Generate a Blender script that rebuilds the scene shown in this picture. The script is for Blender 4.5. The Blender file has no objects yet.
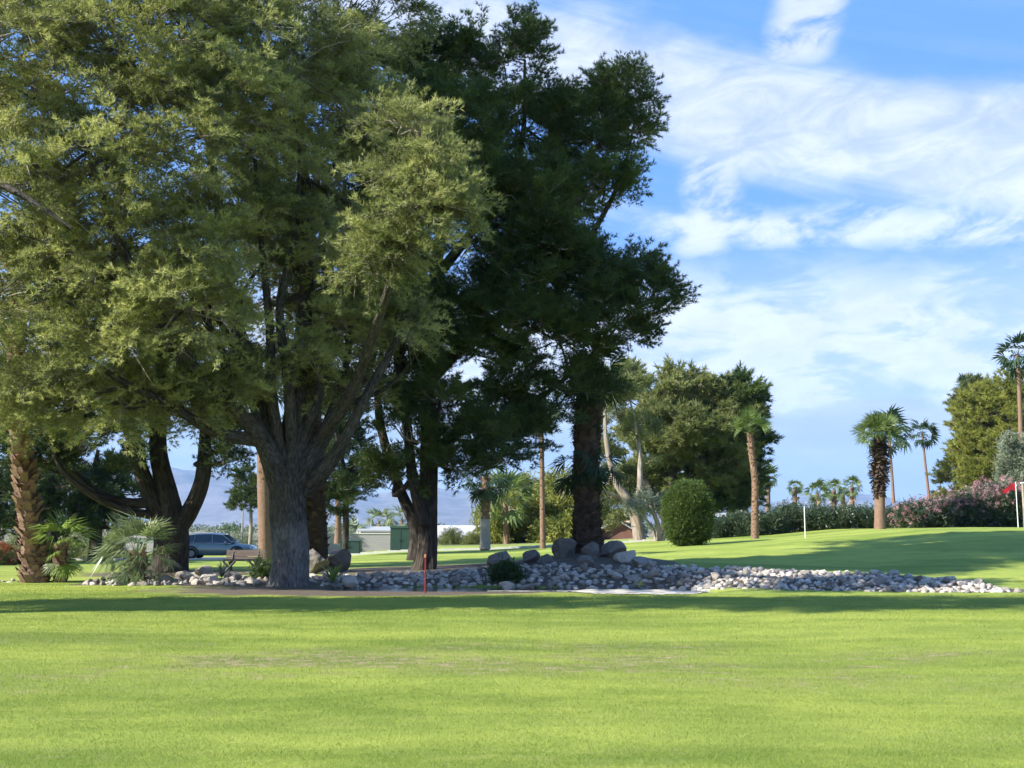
import bpy, bmesh, math, random
import numpy as np
from mathutils import Vector, Matrix, noise as mnoise

R = math.radians
rng = np.random.default_rng(7)
random.seed(7)
SC = bpy.context.scene
COL = SC.collection
F_PX, HOR, EYE = 1100.0, 526.0, 1.6
TH = math.atan((HOR - 384) / F_PX)
CT, ST = math.cos(TH), math.sin(TH)

def P(px, py, Y):
    """world point at depth Y seen at a pixel"""
    a = (px - 512) / F_PX; b = (384 - py) / F_PX
    t = Y / (CT - b * ST)
    return np.array([a * t, Y, EYE + (ST + b * CT) * t])

def XP(px, Y):
    return (px - 512) / F_PX * Y * 1.0

# ------------------------------------------------------------------ terrain height
def ss(a, b, x):
    t = np.clip((np.asarray(x, float) - a) / (b - a), 0, 1)
    return t * t * (3 - 2 * t)

HX = [-60, -16, -8, -1.6, 4.4, 9.4, 14.4, 18.4, 24.4, 40]
HZ = [0.0, 0.0, 0.05, 0.2, 0.48, 0.78, 1.1, 1.45, 1.56, 1.5]

BX = [-9, -6, -3, 0, 4, 7, 10, 11.6, 12.7]
BH = [0, .17, .26, .42, .48, .44, .35, .22, 0]
BY0 = [29.8, 30.1, 30.6, 30.6, 29.6, 28.1, 27.2, 27.1, 27.3]
BY1 = [31.8, 32.2, 32.7, 32.7, 31.6, 30.3, 29.4, 28.6, 28.2]
def zt(x, y):
    x = np.asarray(x, float); y = np.asarray(y, float)
    hill = np.interp(x, HX, HZ) * ss(26, 50, y) * (1 - 0.9 * ss(62, 150, y))
    hb = np.interp(x, BX, BH); f0 = np.interp(x, BX, BY0); f1 = np.interp(x, BX, BY1)
    bank = hb * np.clip((y - f0) / (f1 - f0), 0, 1) ** .8 * (1 - ss(36, 50, y))
    ch = -0.2 * np.exp(-((y - 29.1 + 0.08 * x) / 1.2) ** 4) * ss(-5.5, -3.5, x) * (1 - ss(3.5, 6.0, x))
    mound = 0.3 * np.exp(-(((x - 2.4) / 2.2) ** 2 + ((y - 35.5) / 2.0) ** 2))
    dip = -0.45 * (1 - ss(-14, -6, x)) * ss(42, 62, y)
    und = 0.035 * np.sin(x * 0.31 + 1.0) * np.sin(y * 0.27 + x * 0.06) + 0.02 * np.sin(x * 0.9 + y * 0.13)
    und = und * (1 - ss(17, 25, y)) * ss(3, 8, y)
    far = -0.8 * ss(150, 600, y)
    hb2 = np.sqrt((hill - bank) ** 2 + .0025)
    return (hill + bank + hb2) * .5 - .025 + ch + mound + dip + und + far

def zf(x, y):
    return float(zt(x, y))

# ------------------------------------------------------------------ helpers
def tag(o, label=None, cat=None, group=None, kind=None):
    if label: o['label'] = label
    if cat: o['category'] = cat
    if group: o['group'] = group
    if kind: o['kind'] = kind
    return o

def empty(name, loc, label, cat, group=None, rz=0):
    o = bpy.data.objects.new(name, None); COL.objects.link(o)
    o.location = loc; o.rotation_euler = (0, 0, rz); o.empty_display_size = 0.3
    return tag(o, label, cat, group)

def link(name, me, parent=None, origin=None):
    o = bpy.data.objects.new(name, me); COL.objects.link(o)
    if parent is not None:
        o.parent = parent
        if origin is not None: o.location = origin
    return o

def copy_tree(o, parent=None):
    c = o.copy(); COL.objects.link(c)
    if parent: c.parent = parent
    for ch in list(o.children): copy_tree(ch, c)
    return c

class MB:
    """collects verts / faces / tint; world coordinates"""
    def __init__(s):
        s.v = []; s.f = []; s.n = 0; s.t = []; s.m = []; s.sm = []; s.b = []; s.hb = False
    def add(s, V, F, tint=0.5, mat=0, smooth=True, bark=None):
        V = np.asarray(V, np.float32).reshape(-1, 3); F = np.asarray(F, np.int64)
        if bark is not None: s.hb = True
        s.b.append(V if bark is None else np.asarray(bark, np.float32))
        s.v.append(V); s.f.append(F + s.n); s.n += len(V)
        tt = np.broadcast_to(np.asarray(tint, np.float32), (len(V),)); s.t.append(tt)
        s.m.append(np.full(len(F), mat, np.int32)); s.sm.append(np.full(len(F), smooth, bool))
    def tris(s, T, tint=0.5, mat=0):
        T = np.asarray(T, np.float32); n = len(T)
        if np.ndim(tint) == 1: tint = np.repeat(tint, 3)
        s.add(T.reshape(-1, 3), np.arange(n * 3).reshape(n, 3), tint, mat, False)
    def build(s, name, mats, parent=None, origin=(0, 0, 0)):
        me = bpy.data.meshes.new(name)
        V = np.concatenate(s.v) - np.asarray(origin, np.float32)
        me.vertices.add(len(V)); me.vertices.foreach_set('co', V.ravel())
        sizes = np.concatenate([np.full(len(F), F.shape[1], np.int32) for F in s.f])
        idx = np.concatenate([F.ravel() for F in s.f]).astype(np.int32)
        me.loops.add(len(idx)); me.loops.foreach_set('vertex_index', idx)
        me.polygons.add(len(sizes))
        st = np.concatenate([[0], np.cumsum(sizes)[:-1]]).astype(np.int32)
        me.polygons.foreach_set('loop_start', st)
        me.polygons.foreach_set('material_index', np.concatenate(s.m))
        me.polygons.foreach_set('use_smooth', np.concatenate(s.sm))
        a = me.attributes.new('tint', 'FLOAT', 'POINT'); a.data.foreach_set('value', np.concatenate(s.t).astype(np.float32))
        if s.hb:
            a = me.attributes.new('bark', 'FLOAT_VECTOR', 'POINT'); a.data.foreach_set('vector', np.concatenate(s.b).astype(np.float32).ravel())
        me.update(calc_edges=True)
        for m in (mats if isinstance(mats, (list, tuple)) else [mats]): me.materials.append(m)
        o = link(name, me, parent)
        o.location = (0, 0, 0) if parent is not None else origin
        return o

def unit(v):
    v = np.asarray(v, float); return v / (np.linalg.norm(v, axis=-1, keepdims=True) + 1e-9)

def curve(pts, n):
    """Catmull-Rom through pts (k,d) -> (n,d)"""
    p = np.asarray(pts, float)
    if len(p) == 2: 
        t = np.linspace(0, 1, n)[:, None]; return p[0] * (1 - t) + p[1] * t
    q = np.vstack([2 * p[0] - p[1], p, 2 * p[-1] - p[-2]])
    u = np.linspace(0, len(p) - 1 - 1e-6, n); i = u.astype(int); t = (u - i)[:, None]
    a, b, c, d = q[i], q[i + 1], q[i + 2], q[i + 3]
    return 0.5 * (2 * b + (c - a) * t + (2 * a - 5 * b + 4 * c - d) * t * t + (3 * b - a - 3 * c + d) * t ** 3)

def tube(mb, pts, radii, seg=8, n=None, rough=0.0, mat=0, tint=0.5, cap=True, flare=0.0, L0=0.0):
    pr = np.hstack([np.asarray(pts, float), np.asarray(radii, float)[:, None]])
    n = n or max(3, 3 * (len(pts) - 1) + 1)
    c = curve(pr, n); p = c[:, :3]; r = np.maximum(c[:, 3], 0.002)
    tg = unit(np.gradient(p, axis=0))
    ref = np.array([0.13, 1.0, 0.07]) if abs(tg[:, 2]).mean() > 0.5 else np.array([0.1, 0.2, 1.0])
    A = unit(np.cross(tg, ref)); B = np.cross(tg, A)
    th = np.linspace(0, 2 * np.pi, seg, endpoint=False)
    L = np.concatenate([[0], np.cumsum(np.linalg.norm(np.diff(p, axis=0), axis=1))])
    rr = r[:, None] * np.ones((1, seg))
    if rough > 0:
        ph = rng.uniform(0, 6, 6)
        for k, (f, g, a) in enumerate([(3, .6, 1.2), (7, 1.1, .8), (13, 2.3, .6), (21, 3.1, .5)]):
            rr *= 1 + rough * a * np.sin(f * th[None] + ph[k] + 1.3 * np.sin(g * L[:, None] + ph[k]) + 0.4 * np.sin(f * 0.7 * L[:, None]))
    if flare > 0:
        fl = np.exp(-L / 0.45)[:, None] * flare
        rr *= 1 + fl * (1 + 0.5 * np.sin(5 * th[None] + 1.0) + 0.3 * np.sin(3 * th[None]))
    V = p[:, None] + rr[..., None] * (np.cos(th)[None, :, None] * A[:, None] + np.sin(th)[None, :, None] * B[:, None])
    i = np.arange(n - 1)[:, None] * seg; j = np.arange(seg)[None]; k = (j + 1) % seg
    Fq = np.stack([i + j, i + k, i + k + seg, i + j + seg], -1).reshape(-1, 4)
    rm = np.maximum(r, .08)[:, None] * np.ones((1, seg)); o_ = rng.uniform(0, 50)
    bc = np.stack([rm * np.cos(th)[None] + o_, rm * np.sin(th)[None] + o_, L[:, None] + L0 + 0 * rm], -1)
    mb.add(V.reshape(-1, 3), Fq, tint, mat, True, bc.reshape(-1, 3))
    if cap:
        mb.add(V[-1], np.arange(seg)[None], tint, mat, True, bc[-1])
    return p, r

def box(mb, c, s, mat=0, tint=0.5, rz=0, taper=1.0):
    c = np.asarray(c, float); s = np.asarray(s, float) / 2
    V = np.array([[x, y, z] for z in (-1, 1) for y in (-1, 1) for x in (-1, 1)], float)
    V[4:, :2] *= taper
    V = V * s
    if rz:
        cr, sr = math.cos(rz), math.sin(rz); V = np.stack([V[:, 0] * cr - V[:, 1] * sr, V[:, 0] * sr + V[:, 1] * cr, V[:, 2]], 1)
    mb.add(V + c, [[0, 2, 3, 1], [4, 5, 7, 6], [0, 1, 5, 4], [2, 6, 7, 3], [0, 4, 6, 2], [1, 3, 7, 5]], tint, mat, False)

def prism(mb, poly, y0, y1, mat=0, tint=0.5):
    """polygon in XZ extruded along Y"""
    n = len(poly); V = [(x, y0, z) for x, z in poly] + [(x, y1, z) for x, z in poly]
    mb.add(V, np.arange(n)[None], tint, mat, False); mb.add(V, (np.arange(n)[::-1] + n)[None], tint, mat, False)
    mb.add(V, [[i, i + n, (i + 1) % n + n, (i + 1) % n] for i in range(n)], tint, mat, False)

# ------------------------------------------------------------------ node helper
class E:
    nt = None
    def __init__(s, k): s.k = k
    @staticmethod
    def m(op, *a):
        nd = E.nt.nodes.new('ShaderNodeMath'); nd.operation = op
        for i, x in enumerate(a):
            if isinstance(x, E): E.nt.links.new(x.k, nd.inputs[i])
            else: nd.inputs[i].default_value = x
        return E(nd.outputs[0])
    def __add__(s, o): return E.m('ADD', s, o)
    __radd__ = __add__
    def __sub__(s, o): return E.m('SUBTRACT', s, o)
    def __rsub__(s, o): return E.m('SUBTRACT', o, s)
    def __mul__(s, o): return E.m('MULTIPLY', s, o)
    __rmul__ = __mul__
    def __truediv__(s, o): return E.m('DIVIDE', s, o)
    def abs(s): return E.m('ABSOLUTE', s)
    def clamp(s): return E.m('MINIMUM', E.m('MAXIMUM', s, 0.0), 1.0)
    def ss(s, a, b):
        nd = E.nt.nodes.new('ShaderNodeMapRange'); nd.interpolation_type = 'SMOOTHSTEP'
        E.nt.links.new(s.k, nd.inputs[0]); nd.inputs[1].default_value = a; nd.inputs[2].default_value = b
        return E(nd.outputs[0])
def comb(x, y, z):
    nd = E.nt.nodes.new('ShaderNodeCombineXYZ')
    for i, a in enumerate((x, y, z)):
        if isinstance(a, E): E.nt.links.new(a.k, nd.inputs[i])
        else: nd.inputs[i].default_value = a
    return E(nd.outputs[0])
def sep(v):
    nd = E.nt.nodes.new('ShaderNodeSeparateXYZ'); E.nt.links.new(v.k, nd.inputs[0]); return [E(o) for o in nd.outputs]
def noise(v, scale=1, detail=4, rough=0.5, dist=0):
    nd = E.nt.nodes.new('ShaderNodeTexNoise')
    if v is not None: E.nt.links.new(v.k, nd.inputs['Vector'])
    nd.inputs['Scale'].default_value = scale; nd.inputs['Detail'].default_value = detail
    nd.inputs['Roughness'].default_value = rough; nd.inputs['Distortion'].default_value = dist
    return E(nd.outputs['Fac'])
def voro(v, scale=1, feature='F1', out=0):
    nd = E.nt.nodes.new('ShaderNodeTexVoronoi'); nd.feature = feature
    if v is not None: E.nt.links.new(v.k, nd.inputs['Vector'])
    nd.inputs['Scale'].default_value = scale
    return E(nd.outputs[out])
def mix(f, a, b):
    nd = E.nt.nodes.new('ShaderNodeMix'); nd.data_type = 'RGBA'
    for i, x in ((0, f), (6, a), (7, b)):
        if isinstance(x, E): E.nt.links.new(x.k, nd.inputs[i])
        else: nd.inputs[i].default_value = x if i == 0 else (*x, 1)
    return E(nd.outputs[2])
def attr(name):
    nd = E.nt.nodes.new('ShaderNodeAttribute'); nd.attribute_name = name; return E(nd.outputs['Fac'])
def battr():
    nd = E.nt.nodes.new('ShaderNodeAttribute'); nd.attribute_name = 'bark'; return E(nd.outputs['Vector'])
def geopos():
    return E(E.nt.nodes.new('ShaderNodeNewGeometry').outputs['Position'])
def objrand():
    return E(E.nt.nodes.new('ShaderNodeObjectInfo').outputs['Random'])
def objco():
    return E(E.nt.nodes.new('ShaderNodeTexCoord').outputs['Object'])
def vscale(v, x, y, z):
    nd = E.nt.nodes.new('ShaderNodeVectorMath'); nd.operation = 'MULTIPLY'
    E.nt.links.new(v.k, nd.inputs[0]); nd.inputs[1].default_value = (x, y, z); return E(nd.outputs[0])

def material(name, colfn, rough=0.8, spec=0.3, bump=None, bdist=0.02, metal=0.0, transl=0.0, coat=0.0):
    m = bpy.data.materials.new(name); m.use_nodes = True; nt = m.node_tree; E.nt = nt
    b = nt.nodes['Principled BSDF']; b.inputs['Roughness'].default_value = rough
    b.inputs['Specular IOR Level'].default_value = spec; b.inputs['Metallic'].default_value = metal
    b.inputs['Coat Weight'].default_value = coat
    c = colfn() if callable(colfn) else colfn
    if isinstance(c, E): nt.links.new(c.k, b.inputs['Base Color'])
    else: b.inputs['Base Color'].default_value = (*c, 1)
    if bump:
        h = bump(); nd = nt.nodes.new('ShaderNodeBump'); nd.inputs['Distance'].default_value = bdist
        nd.inputs['Strength'].default_value = 1.0
        nt.links.new(h.k, nd.inputs['Height']); nt.links.new(nd.outputs[0], b.inputs['Normal'])
    if transl > 0:
        out = nt.nodes['Material Output']; t = nt.nodes.new('ShaderNodeBsdfTranslucent'); mx = nt.nodes.new('ShaderNodeMixShader')
        if isinstance(c, E):
            g = mix(0.35, c, (0.28, 0.36, 0.06)); nt.links.new(g.k, t.inputs[0])
        else: t.inputs[0].default_value = (c[0] * 1.3, c[1] * 1.2, c[2] * .6, 1)
        mx.inputs[0].default_value = transl
        nt.links.new(b.outputs[0], mx.inputs[1]); nt.links.new(t.outputs[0], mx.inputs[2]); nt.links.new(mx.outputs[0], out.inputs[0])
    return m

def leafmat(name, dark, light, transl=0.3, rough=0.55, spec=0.35):
    def c():
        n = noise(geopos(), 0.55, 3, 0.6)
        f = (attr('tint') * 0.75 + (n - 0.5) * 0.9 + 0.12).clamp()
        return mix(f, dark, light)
    return material(name, c, rough, spec, transl=transl)

def barkmat(name, a, b, sc=(7, 7, 1.3), bd=0.05, low=None):
    def c():
        v = vscale(battr(), *sc)
        f = noise(v, 1.6, 7, 0.7, 0.6).ss(.3, .7) * .55 + voro(v, 1.8).ss(.15, .6) * -.35 + noise(battr(), 1.3, 3, .6) * .8
        q = mix((f - .05).clamp(), a, b)
        return q if low is None else mix((1 - (sep(battr())[2] + noise(battr(), 2, 3, .5)).ss(1.9, 2.8)) * (f + .15).clamp() * .75, q, low)
    def h():
        v = vscale(battr(), *sc)
        return (1 - voro(v, 1.8)) * 0.7 + noise(v, 3, 6, 0.75) * 0.7
    return material(name, c, 0.95, 0.1, h, bd)

M = {}
M['bark_grey'] = barkmat('bark_grey', (.045, .04, .034), (.21, .19, .165), (10, 10, 3.2), .12, (.34, .33, .31))
M['bark_dark'] = barkmat('bark_dark', (.03, .025, .021), (.115, .098, .08), bd=.08)
M['bark_pale'] = barkmat('bark_pale', (.2, .16, .12), (.42, .37, .3), (4, 4, .8))
M['twig'] = material('twig', lambda: mix(attr('tint'), (.12, .10, .08), (.42, .37, .3)), 0.9, 0.1)
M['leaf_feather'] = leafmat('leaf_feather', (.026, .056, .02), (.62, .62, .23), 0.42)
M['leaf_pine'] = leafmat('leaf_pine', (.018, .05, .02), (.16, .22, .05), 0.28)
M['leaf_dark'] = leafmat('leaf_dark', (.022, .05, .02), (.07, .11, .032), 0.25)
M['leaf_olive'] = leafmat('leaf_olive', (.07, .095, .03), (.29, .31, .11), 0.4)
M['leaf_yellow'] = leafmat('leaf_yellow', (.08, .12, .025), (.36, .36, .07), 0.42)
M['leaf_grey'] = leafmat('leaf_grey', (.12, .15, .10), (.3, .33, .24), 0.3)
M['leaf_bush'] = leafmat('leaf_bush', (.025, .06, .018), (.13, .185, .042), 0.3, 0.65, 0.25)
M['leaf_hedge'] = leafmat('leaf_hedge', (.02, .045, .022), (.075, .11, .055), 0.2, 0.35, 0.5)
M['flower_pink'] = material('flower_pink', lambda: mix(attr('tint'), (.5, .2, .26), (.8, .48, .52)), 0.7, 0.2, transl=0.3)
M['flower_red'] = material('flower_red', lambda: mix(attr('tint'), (.3, .015, .025), (.5, .05, .05)), 0.7, 0.2, transl=0.2)
M['palm_leaf'] = leafmat('palm_leaf', (.06, .10, .03), (.2, .27, .07), 0.35, 0.4, 0.5)
M['palm_leaf_young'] = leafmat('palm_leaf_young', (.10, .17, .03), (.27, .36, .07), 0.4, 0.4, 0.5)
M['palm_leaf_grey'] = leafmat('palm_leaf_grey', (.10, .145, .065), (.27, .32, .155), 0.35, 0.4, 0.5)
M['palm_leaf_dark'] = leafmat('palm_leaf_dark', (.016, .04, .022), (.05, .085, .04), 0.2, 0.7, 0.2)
M['palm_dead'] = material('palm_dead', lambda: mix(attr('tint'), (.13, .085, .055), (.38, .28, .19)), 0.9, 0.1)
M['palm_bark'] = material('palm_bark', lambda: mix((attr('tint') * .7 + noise(geopos(), 6, 4, .7) * .6 - .15).clamp(), (.10, .06, .04), (.43, .29, .205)), 0.9, 0.1,
                          lambda: noise(vscale(geopos(), 1, 1, 3), 7, 5, 0.7), 0.05)
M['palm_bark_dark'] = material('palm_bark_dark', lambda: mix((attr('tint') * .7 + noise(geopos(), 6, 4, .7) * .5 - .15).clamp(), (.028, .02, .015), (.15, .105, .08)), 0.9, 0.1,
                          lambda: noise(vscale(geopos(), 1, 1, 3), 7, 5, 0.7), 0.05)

# ------------------------------------------------------------------ foliage templates
def rand_dirs(n):
    return unit(rng.normal(size=(n, 3)))

def needle_spray(length=0.75, tufts=13, needles=9, nl=0.13, nw=0.017, droop=0.15, side=0.28):
    """feathery spray along +X; returns tris (n,3,3), twig tris"""
    T = []; W = []
    def tuft(c, d):
        for _ in range(needles):
            q = unit(d * 1.35 + rng.normal(size=3) * 0.62); L = nl * rng.uniform(.7, 1.3)
            w = unit(np.cross(q, rng.normal(size=3))) * nw * .5
            T.append([c - w, c + w, c + q * L])
    t = np.linspace(0.12, 1, tufts)
    for i, s in enumerate(t):
        c = np.array([s * length, 0, -droop * s * s * length])
        if i % 3 != 2 and s < .97:
            d = unit(np.array([0.8, rng.choice([-1, 1]) * rng.uniform(.6, 1.1), rng.uniform(-.35, .55)]))
            e = c + d * side * (1.1 - s * .6) * rng.uniform(.6, 1.2)
            w = np.array([0, 0, .004]); W.append([c - w, c + w, e]); tuft((c + e) / 2, d); tuft(e, d)
        else: tuft(c, np.array([1, 0, .1]))
    w = np.array([0, 0, .008]); W.append([-w, w, [length, 0, -droop * length]])
    return np.array(T), np.array(W)

def leaf_spray(n=30, size=0.16, rad=0.35, narrow=0.45):
    T = []
    for _ in range(n):
        c = rng.normal(size=3) * rad * .55; q = rand_dirs(1)[0]; w = unit(np.cross(q, rng.normal(size=3))) * size * narrow * .5
        L = size * rng.uniform(.6, 1.3)
        T.append([c - w, c + w, c + q * L]); T.append([c + q * L * .3 - w * .3, c + q * L * .9 + w * 1.2, c + q * L * 1.2])
    return np.array(T), np.zeros((0, 3, 3))

SP = {
    'feather': [needle_spray(0.8, 15, 8, 0.12, 0.02, rng.uniform(.05, .6), .24) for _ in range(6)],
    'pine': [needle_spray(0.65, 11, 10, 0.135, 0.021, rng.uniform(-.15, .2), .26) for _ in range(6)],
    'midpine': [needle_spray(0.62, 7, 8, 0.22, 0.045, rng.uniform(-.2, .2), .24) for _ in range(5)],
    'leaf': [leaf_spray(26, 0.2, 0.42) for _ in range(4)],
    'smallleaf': [leaf_spray(26, 0.11, 0.25) for _ in range(4)],
    'lance': [leaf_spray(22, 0.2, 0.34, .28) for _ in range(4)],
}

def orient(dirs, roll):
    X = unit(dirs); up = np.tile([0, 0, 1.0], (len(X), 1)); Yv = np.cross(up, X)
    bad = np.linalg.norm(Yv, axis=1) < 1e-3; Yv[bad] = [0, 1, 0]; Yv = unit(Yv); Z = np.cross(X, Yv)
    c, s = np.cos(roll)[:, None], np.sin(roll)[:, None]
    return np.stack([X, Yv * c + Z * s, Z * c - Yv * s], -1)      # columns

def place_sprays(mb, kind, pos, dirs, scale, tint, twig_mat=1, leaf_mat=0):
    n = len(pos); which = rng.integers(0, len(SP[kind]), n); Rm = orient(dirs, rng.uniform(-.6, .6, n) if kind in ('feather', 'pine', 'midpine') else rng.uniform(0, 6, n))
    for k, (T, W) in enumerate(SP[kind]):
        s = np.where(which == k)[0]
        if len(s) == 0: continue
        for arr, mt in ((T, 0), (W, twig_mat)):
            if len(arr) == 0: continue
            V = np.einsum('nij,tvj->ntvi', Rm[s], arr) * scale[s][:, None, None, None] + pos[s][:, None, None, :]
            tt = np.repeat(tint[s], len(arr)) if mt == 0 else np.repeat(rng.uniform(0, 1, len(s)), len(arr))
            mb.tris(V.reshape(-1, 3, 3), tt, mt if mt else leaf_mat)

def fill_lobe(mb, kind, c, rad, nclump, per, csize, sscale=1.0, anchor=None, tb=0.45, up=0.3, twigs=True, droop=0.0, inner=0.15, base_r=.05, tw_mat=1, leaf_mat=0):
    c = np.asarray(c, float); rad = np.asarray(rad, float)
    d = rand_dirs(nclump * 3); d = d[d[:, 2] > -0.75][:nclump]
    rr = np.where(rng.uniform(size=len(d)) < inner, rng.uniform(.2, .7, len(d)), rng.uniform(.72, 1.08, len(d)))
    cc = c + d * rad * rr[:, None]
    if twigs:
        a0 = c if anchor is None else np.asarray(anchor)
        for q, dd in zip(cc, d):
            st = c + (q - c) * rng.uniform(0, .25) if rng.uniform() < .6 else a0 + (c - a0) * rng.uniform(.5, 1)
            mid = (st + q) / 2 + rng.normal(size=3) * .18
            tube(mb, [st, mid, q], [base_r * .55, base_r * .35, .008], 4, 5, mat=tw_mat, tint=rng.uniform(0, .8), cap=False)
            if kind == 'feather' and rng.uniform() < .7:       # bare twiglets
                for _ in range(5):
                    e = q + (rng.normal(size=3) + dd * .8) * csize * .9; w = np.array([.007, 0, .007])
                    mb.tris([[q - w, q + w, e]], .7, tw_mat)
    n = len(cc) * per; ci = np.repeat(np.arange(len(cc)), per)
    off = rand_dirs(n); off[:, 2] = np.where(off[:, 2] < -.3, -off[:, 2] * .6, off[:, 2])
    dr = unit(off * 1.0 + d[ci] * .8 + np.array([0, 0, up]))
    pos = cc[ci] + off * csize * rng.uniform(.0, .8, n)[:, None]
    if droop: dr[:, 2] -= droop; dr = unit(dr)
    tint = np.clip(tb + rng.normal(size=len(cc))[ci] * .17 + rng.normal(size=n) * .13, 0, 1)
    place_sprays(mb, kind, pos, dr, sscale * rng.uniform(.7, 1.25, n), tint, tw_mat, leaf_mat)

def limb_px(mb, pts, rad, seg=14, rough=.03, **k):
    """pts: (px,py,Y)"""
    return tube(mb, [P(*q) for q in pts], rad, seg, n=10 * (len(pts) - 1), rough=rough, L0=6.0, **k)

def connect(mb, limbs, c, r0=.12):
    allp = np.concatenate([l[0] for l in limbs]); allr = np.concatenate([l[1] for l in limbs])
    below = allp[:, 2] < c[2] + .3
    dist = np.linalg.norm(allp - c, axis=1) + np.where(below, 0, 4)
    i = int(np.argmin(dist)); a = allp[i]; r = min(allr[i] * .7, r0)
    mid = a * .5 + c * .5 + np.array([0, 0, -.25]) + rng.normal(size=3) * .2
    tube(mb, [a, mid, c], [r, r * .7, r * .35], 7, 10, rough=.03, L0=6.0)
    return a

# ================================================================== SETTING
def grid_lines(lo, d0, d1, hi, step, g=1.16):
    L = list(np.arange(d0, d1 + 1e-6, step)); s = step; x = d1
    while x < hi: s *= g; x = min(x + s, hi); L.append(x)
    s = step; x = d0; F = []
    while x > lo: s *= g; x = max(x - s, lo); F.append(x)
    return np.array(F[::-1] + L)

FAR = 12000
gx = grid_lines(-FAR, -20, 32, FAR, .35); gy = grid_lines(-300, 5, 70, FAR, .3)
GX, GY = np.meshgrid(gx, gy)
mb = MB(); nx, ny = len(gx), len(gy)
V = np.stack([GX, GY, zt(GX, GY)], -1).reshape(-1, 3)
zone = ss(0, .25, GY - np.interp(GX, BX, BY0) + .15) * (1 - ss(0, .25, GY - np.interp(GX, BX, BY1) - .0)) * ((GX > -9) & (GX < 13.4))
zone = np.maximum(zone, (GX > -12) & (GX < -5) & (GY > 30.2) & (GY < 32.6))
zone = np.maximum(zone, np.exp(-(((GX - 2.0) / 3.0) ** 2 + ((GY - 34) / 2.4) ** 2) ** 2) > .35)
i = np.arange(ny - 1)[:, None] * nx; j = np.arange(nx - 1)[None]
mb.add(V, np.stack([i + j, i + j + 1, i + j + 1 + nx, i + j + nx], -1).reshape(-1, 4), zone.reshape(-1))

def lawn_fields():
    p = geopos(); x, y, z = sep(p)
    big = noise(vscale(p, .12, .28, 1), 1, 4, .6)
    mid = noise(vscale(p, .8, 1.6, 1), 1, 5, .65)
    fine = noise(vscale(p, 14, 22, 14), 1, 4, .75)
    return p, x, y, big, mid, fine
def lawn_color(blade=False):
    p, x, y, big, mid, fine = lawn_fields()
    c = mix((big * .6 + mid * .4).ss(.38, .62), (.16, .225, .032), (.335, .385, .068))
    c = mix(fine.ss(.3, .75) * .35, c, (.10, .165, .025))
    # broad mowing passes, very faint
    mow = noise(vscale(p, .05, .55, 1), 1, 2, .4).ss(.4, .6)
    c = mix(mow * .22, c, (.39, .44, .09))
    # thin, worn grass across the fairway
    patch = noise(vscale(p, .22, .5, 1), 1, 6, .72)
    belt = 1 - ((y - 13.6 + (mid - .5) * 3).abs() / 2.6).clamp()
    c = mix((belt * patch.ss(.42, .6) * .7).clamp(), c, (.13, .155, .05))
    dry = noise(vscale(p, 3.2, 6, 1), 1, 5, .78).ss(.5, .6) * patch.ss(.46, .58)
    c = mix((dry * (belt * 1.4 + .15)).clamp(), c, (.36, .29, .17))
    return c, p, x, y, mid, fine
def lawn_c():
    c, p, x, y, mid, fine = lawn_color()
    # bare soil under the trees
    ex = ((x + 3.6) / 6.2); ey = ((y - 28.0) / 2.6); d = E.m('SQRT', ex * ex + ey * ey)
    ex2 = ((x + 2.6) / 4.5); ey2 = ((y - 36.0) / 4.5); d2 = E.m('SQRT', ex2 * ex2 + ey2 * ey2)
    ex3 = ((x + 11.5) / 3.2); ey3 = ((y - 37.5) / 3.4); d3 = E.m('SQRT', ex3 * ex3 + ey3 * ey3)
    dd = E.m('MINIMUM', E.m('MINIMUM', d, d2), d3)
    s = E.m('MAXIMUM', 1 - (dd + (mid - .5) * .9).ss(.72, 1.02), (attr('tint') + (mid - .5) * .3).ss(.3, .6))
    soil = mix(noise(p, 5, 6, .7), (.06, .05, .036), (.19, .15, .11))
    c = mix(s, c, soil)
    # town ground far behind
    town = mix(noise(p, .03, 5, .6).ss(.4, .6), (.10, .13, .06), (.30, .26, .2))
    return mix(y.ss(76, 95), c, town)
M['lawn'] = material('lawn', lawn_c, .9, .15, lambda: noise(vscale(geopos(), 1, 1.3, 1), 30, 4, .8) + noise(geopos(), 5, 3, .6) * .8, .018)
tag(mb.build('ground', M['lawn']), kind='structure')

# road behind the park, gently following the ground
M['asphalt'] = material('asphalt', lambda: mix(noise(geopos(), 3, 6, .7), (.10, .10, .10), (.2, .2, .195)), .9, .2)
M['concrete'] = material('concrete', lambda: mix(noise(geopos(), 4, 6, .7), (.42, .41, .38), (.68, .67, .63)), .85, .2, lambda: noise(geopos(), 20, 5, .7), .01)
def strip(name, y0, y1, x0, x1, mat, dz, n=80, vary=None):
    mb = MB(); xs = np.linspace(x0, x1, n); rows = np.linspace(0, 1, 5)
    V = []
    for r in rows:
        yy = y0 + (y1 - y0) * r
        yy = yy + (vary(xs, r) if vary else 0) * np.ones_like(xs)
        V.append(np.stack([xs, yy, zt(xs, yy) + dz], 1))
    V = np.concatenate(V); i = np.arange(4)[:, None] * n; j = np.arange(n - 1)[None]
    mb.add(V, np.stack([i + j, i + j + 1, i + j + 1 + n, i + j + n], -1).reshape(-1, 4))
    return tag(mb.build(name, mat), kind='structure')
strip('road', 67.5, 73.5, -150, 12, M['asphalt'], .012, 240)
mb = MB()
xs = np.linspace(-150, 12, 200)
for x0, x1 in zip(xs[:-1], xs[1:]):
    xm = (x0 + x1) / 2; box(mb, (xm, 67.3, zf(xm, 67.3) + .04), (x1 - x0 + .0, .3, .14))
tag(mb.build('kerb', M['concrete']), kind='structure')

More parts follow.
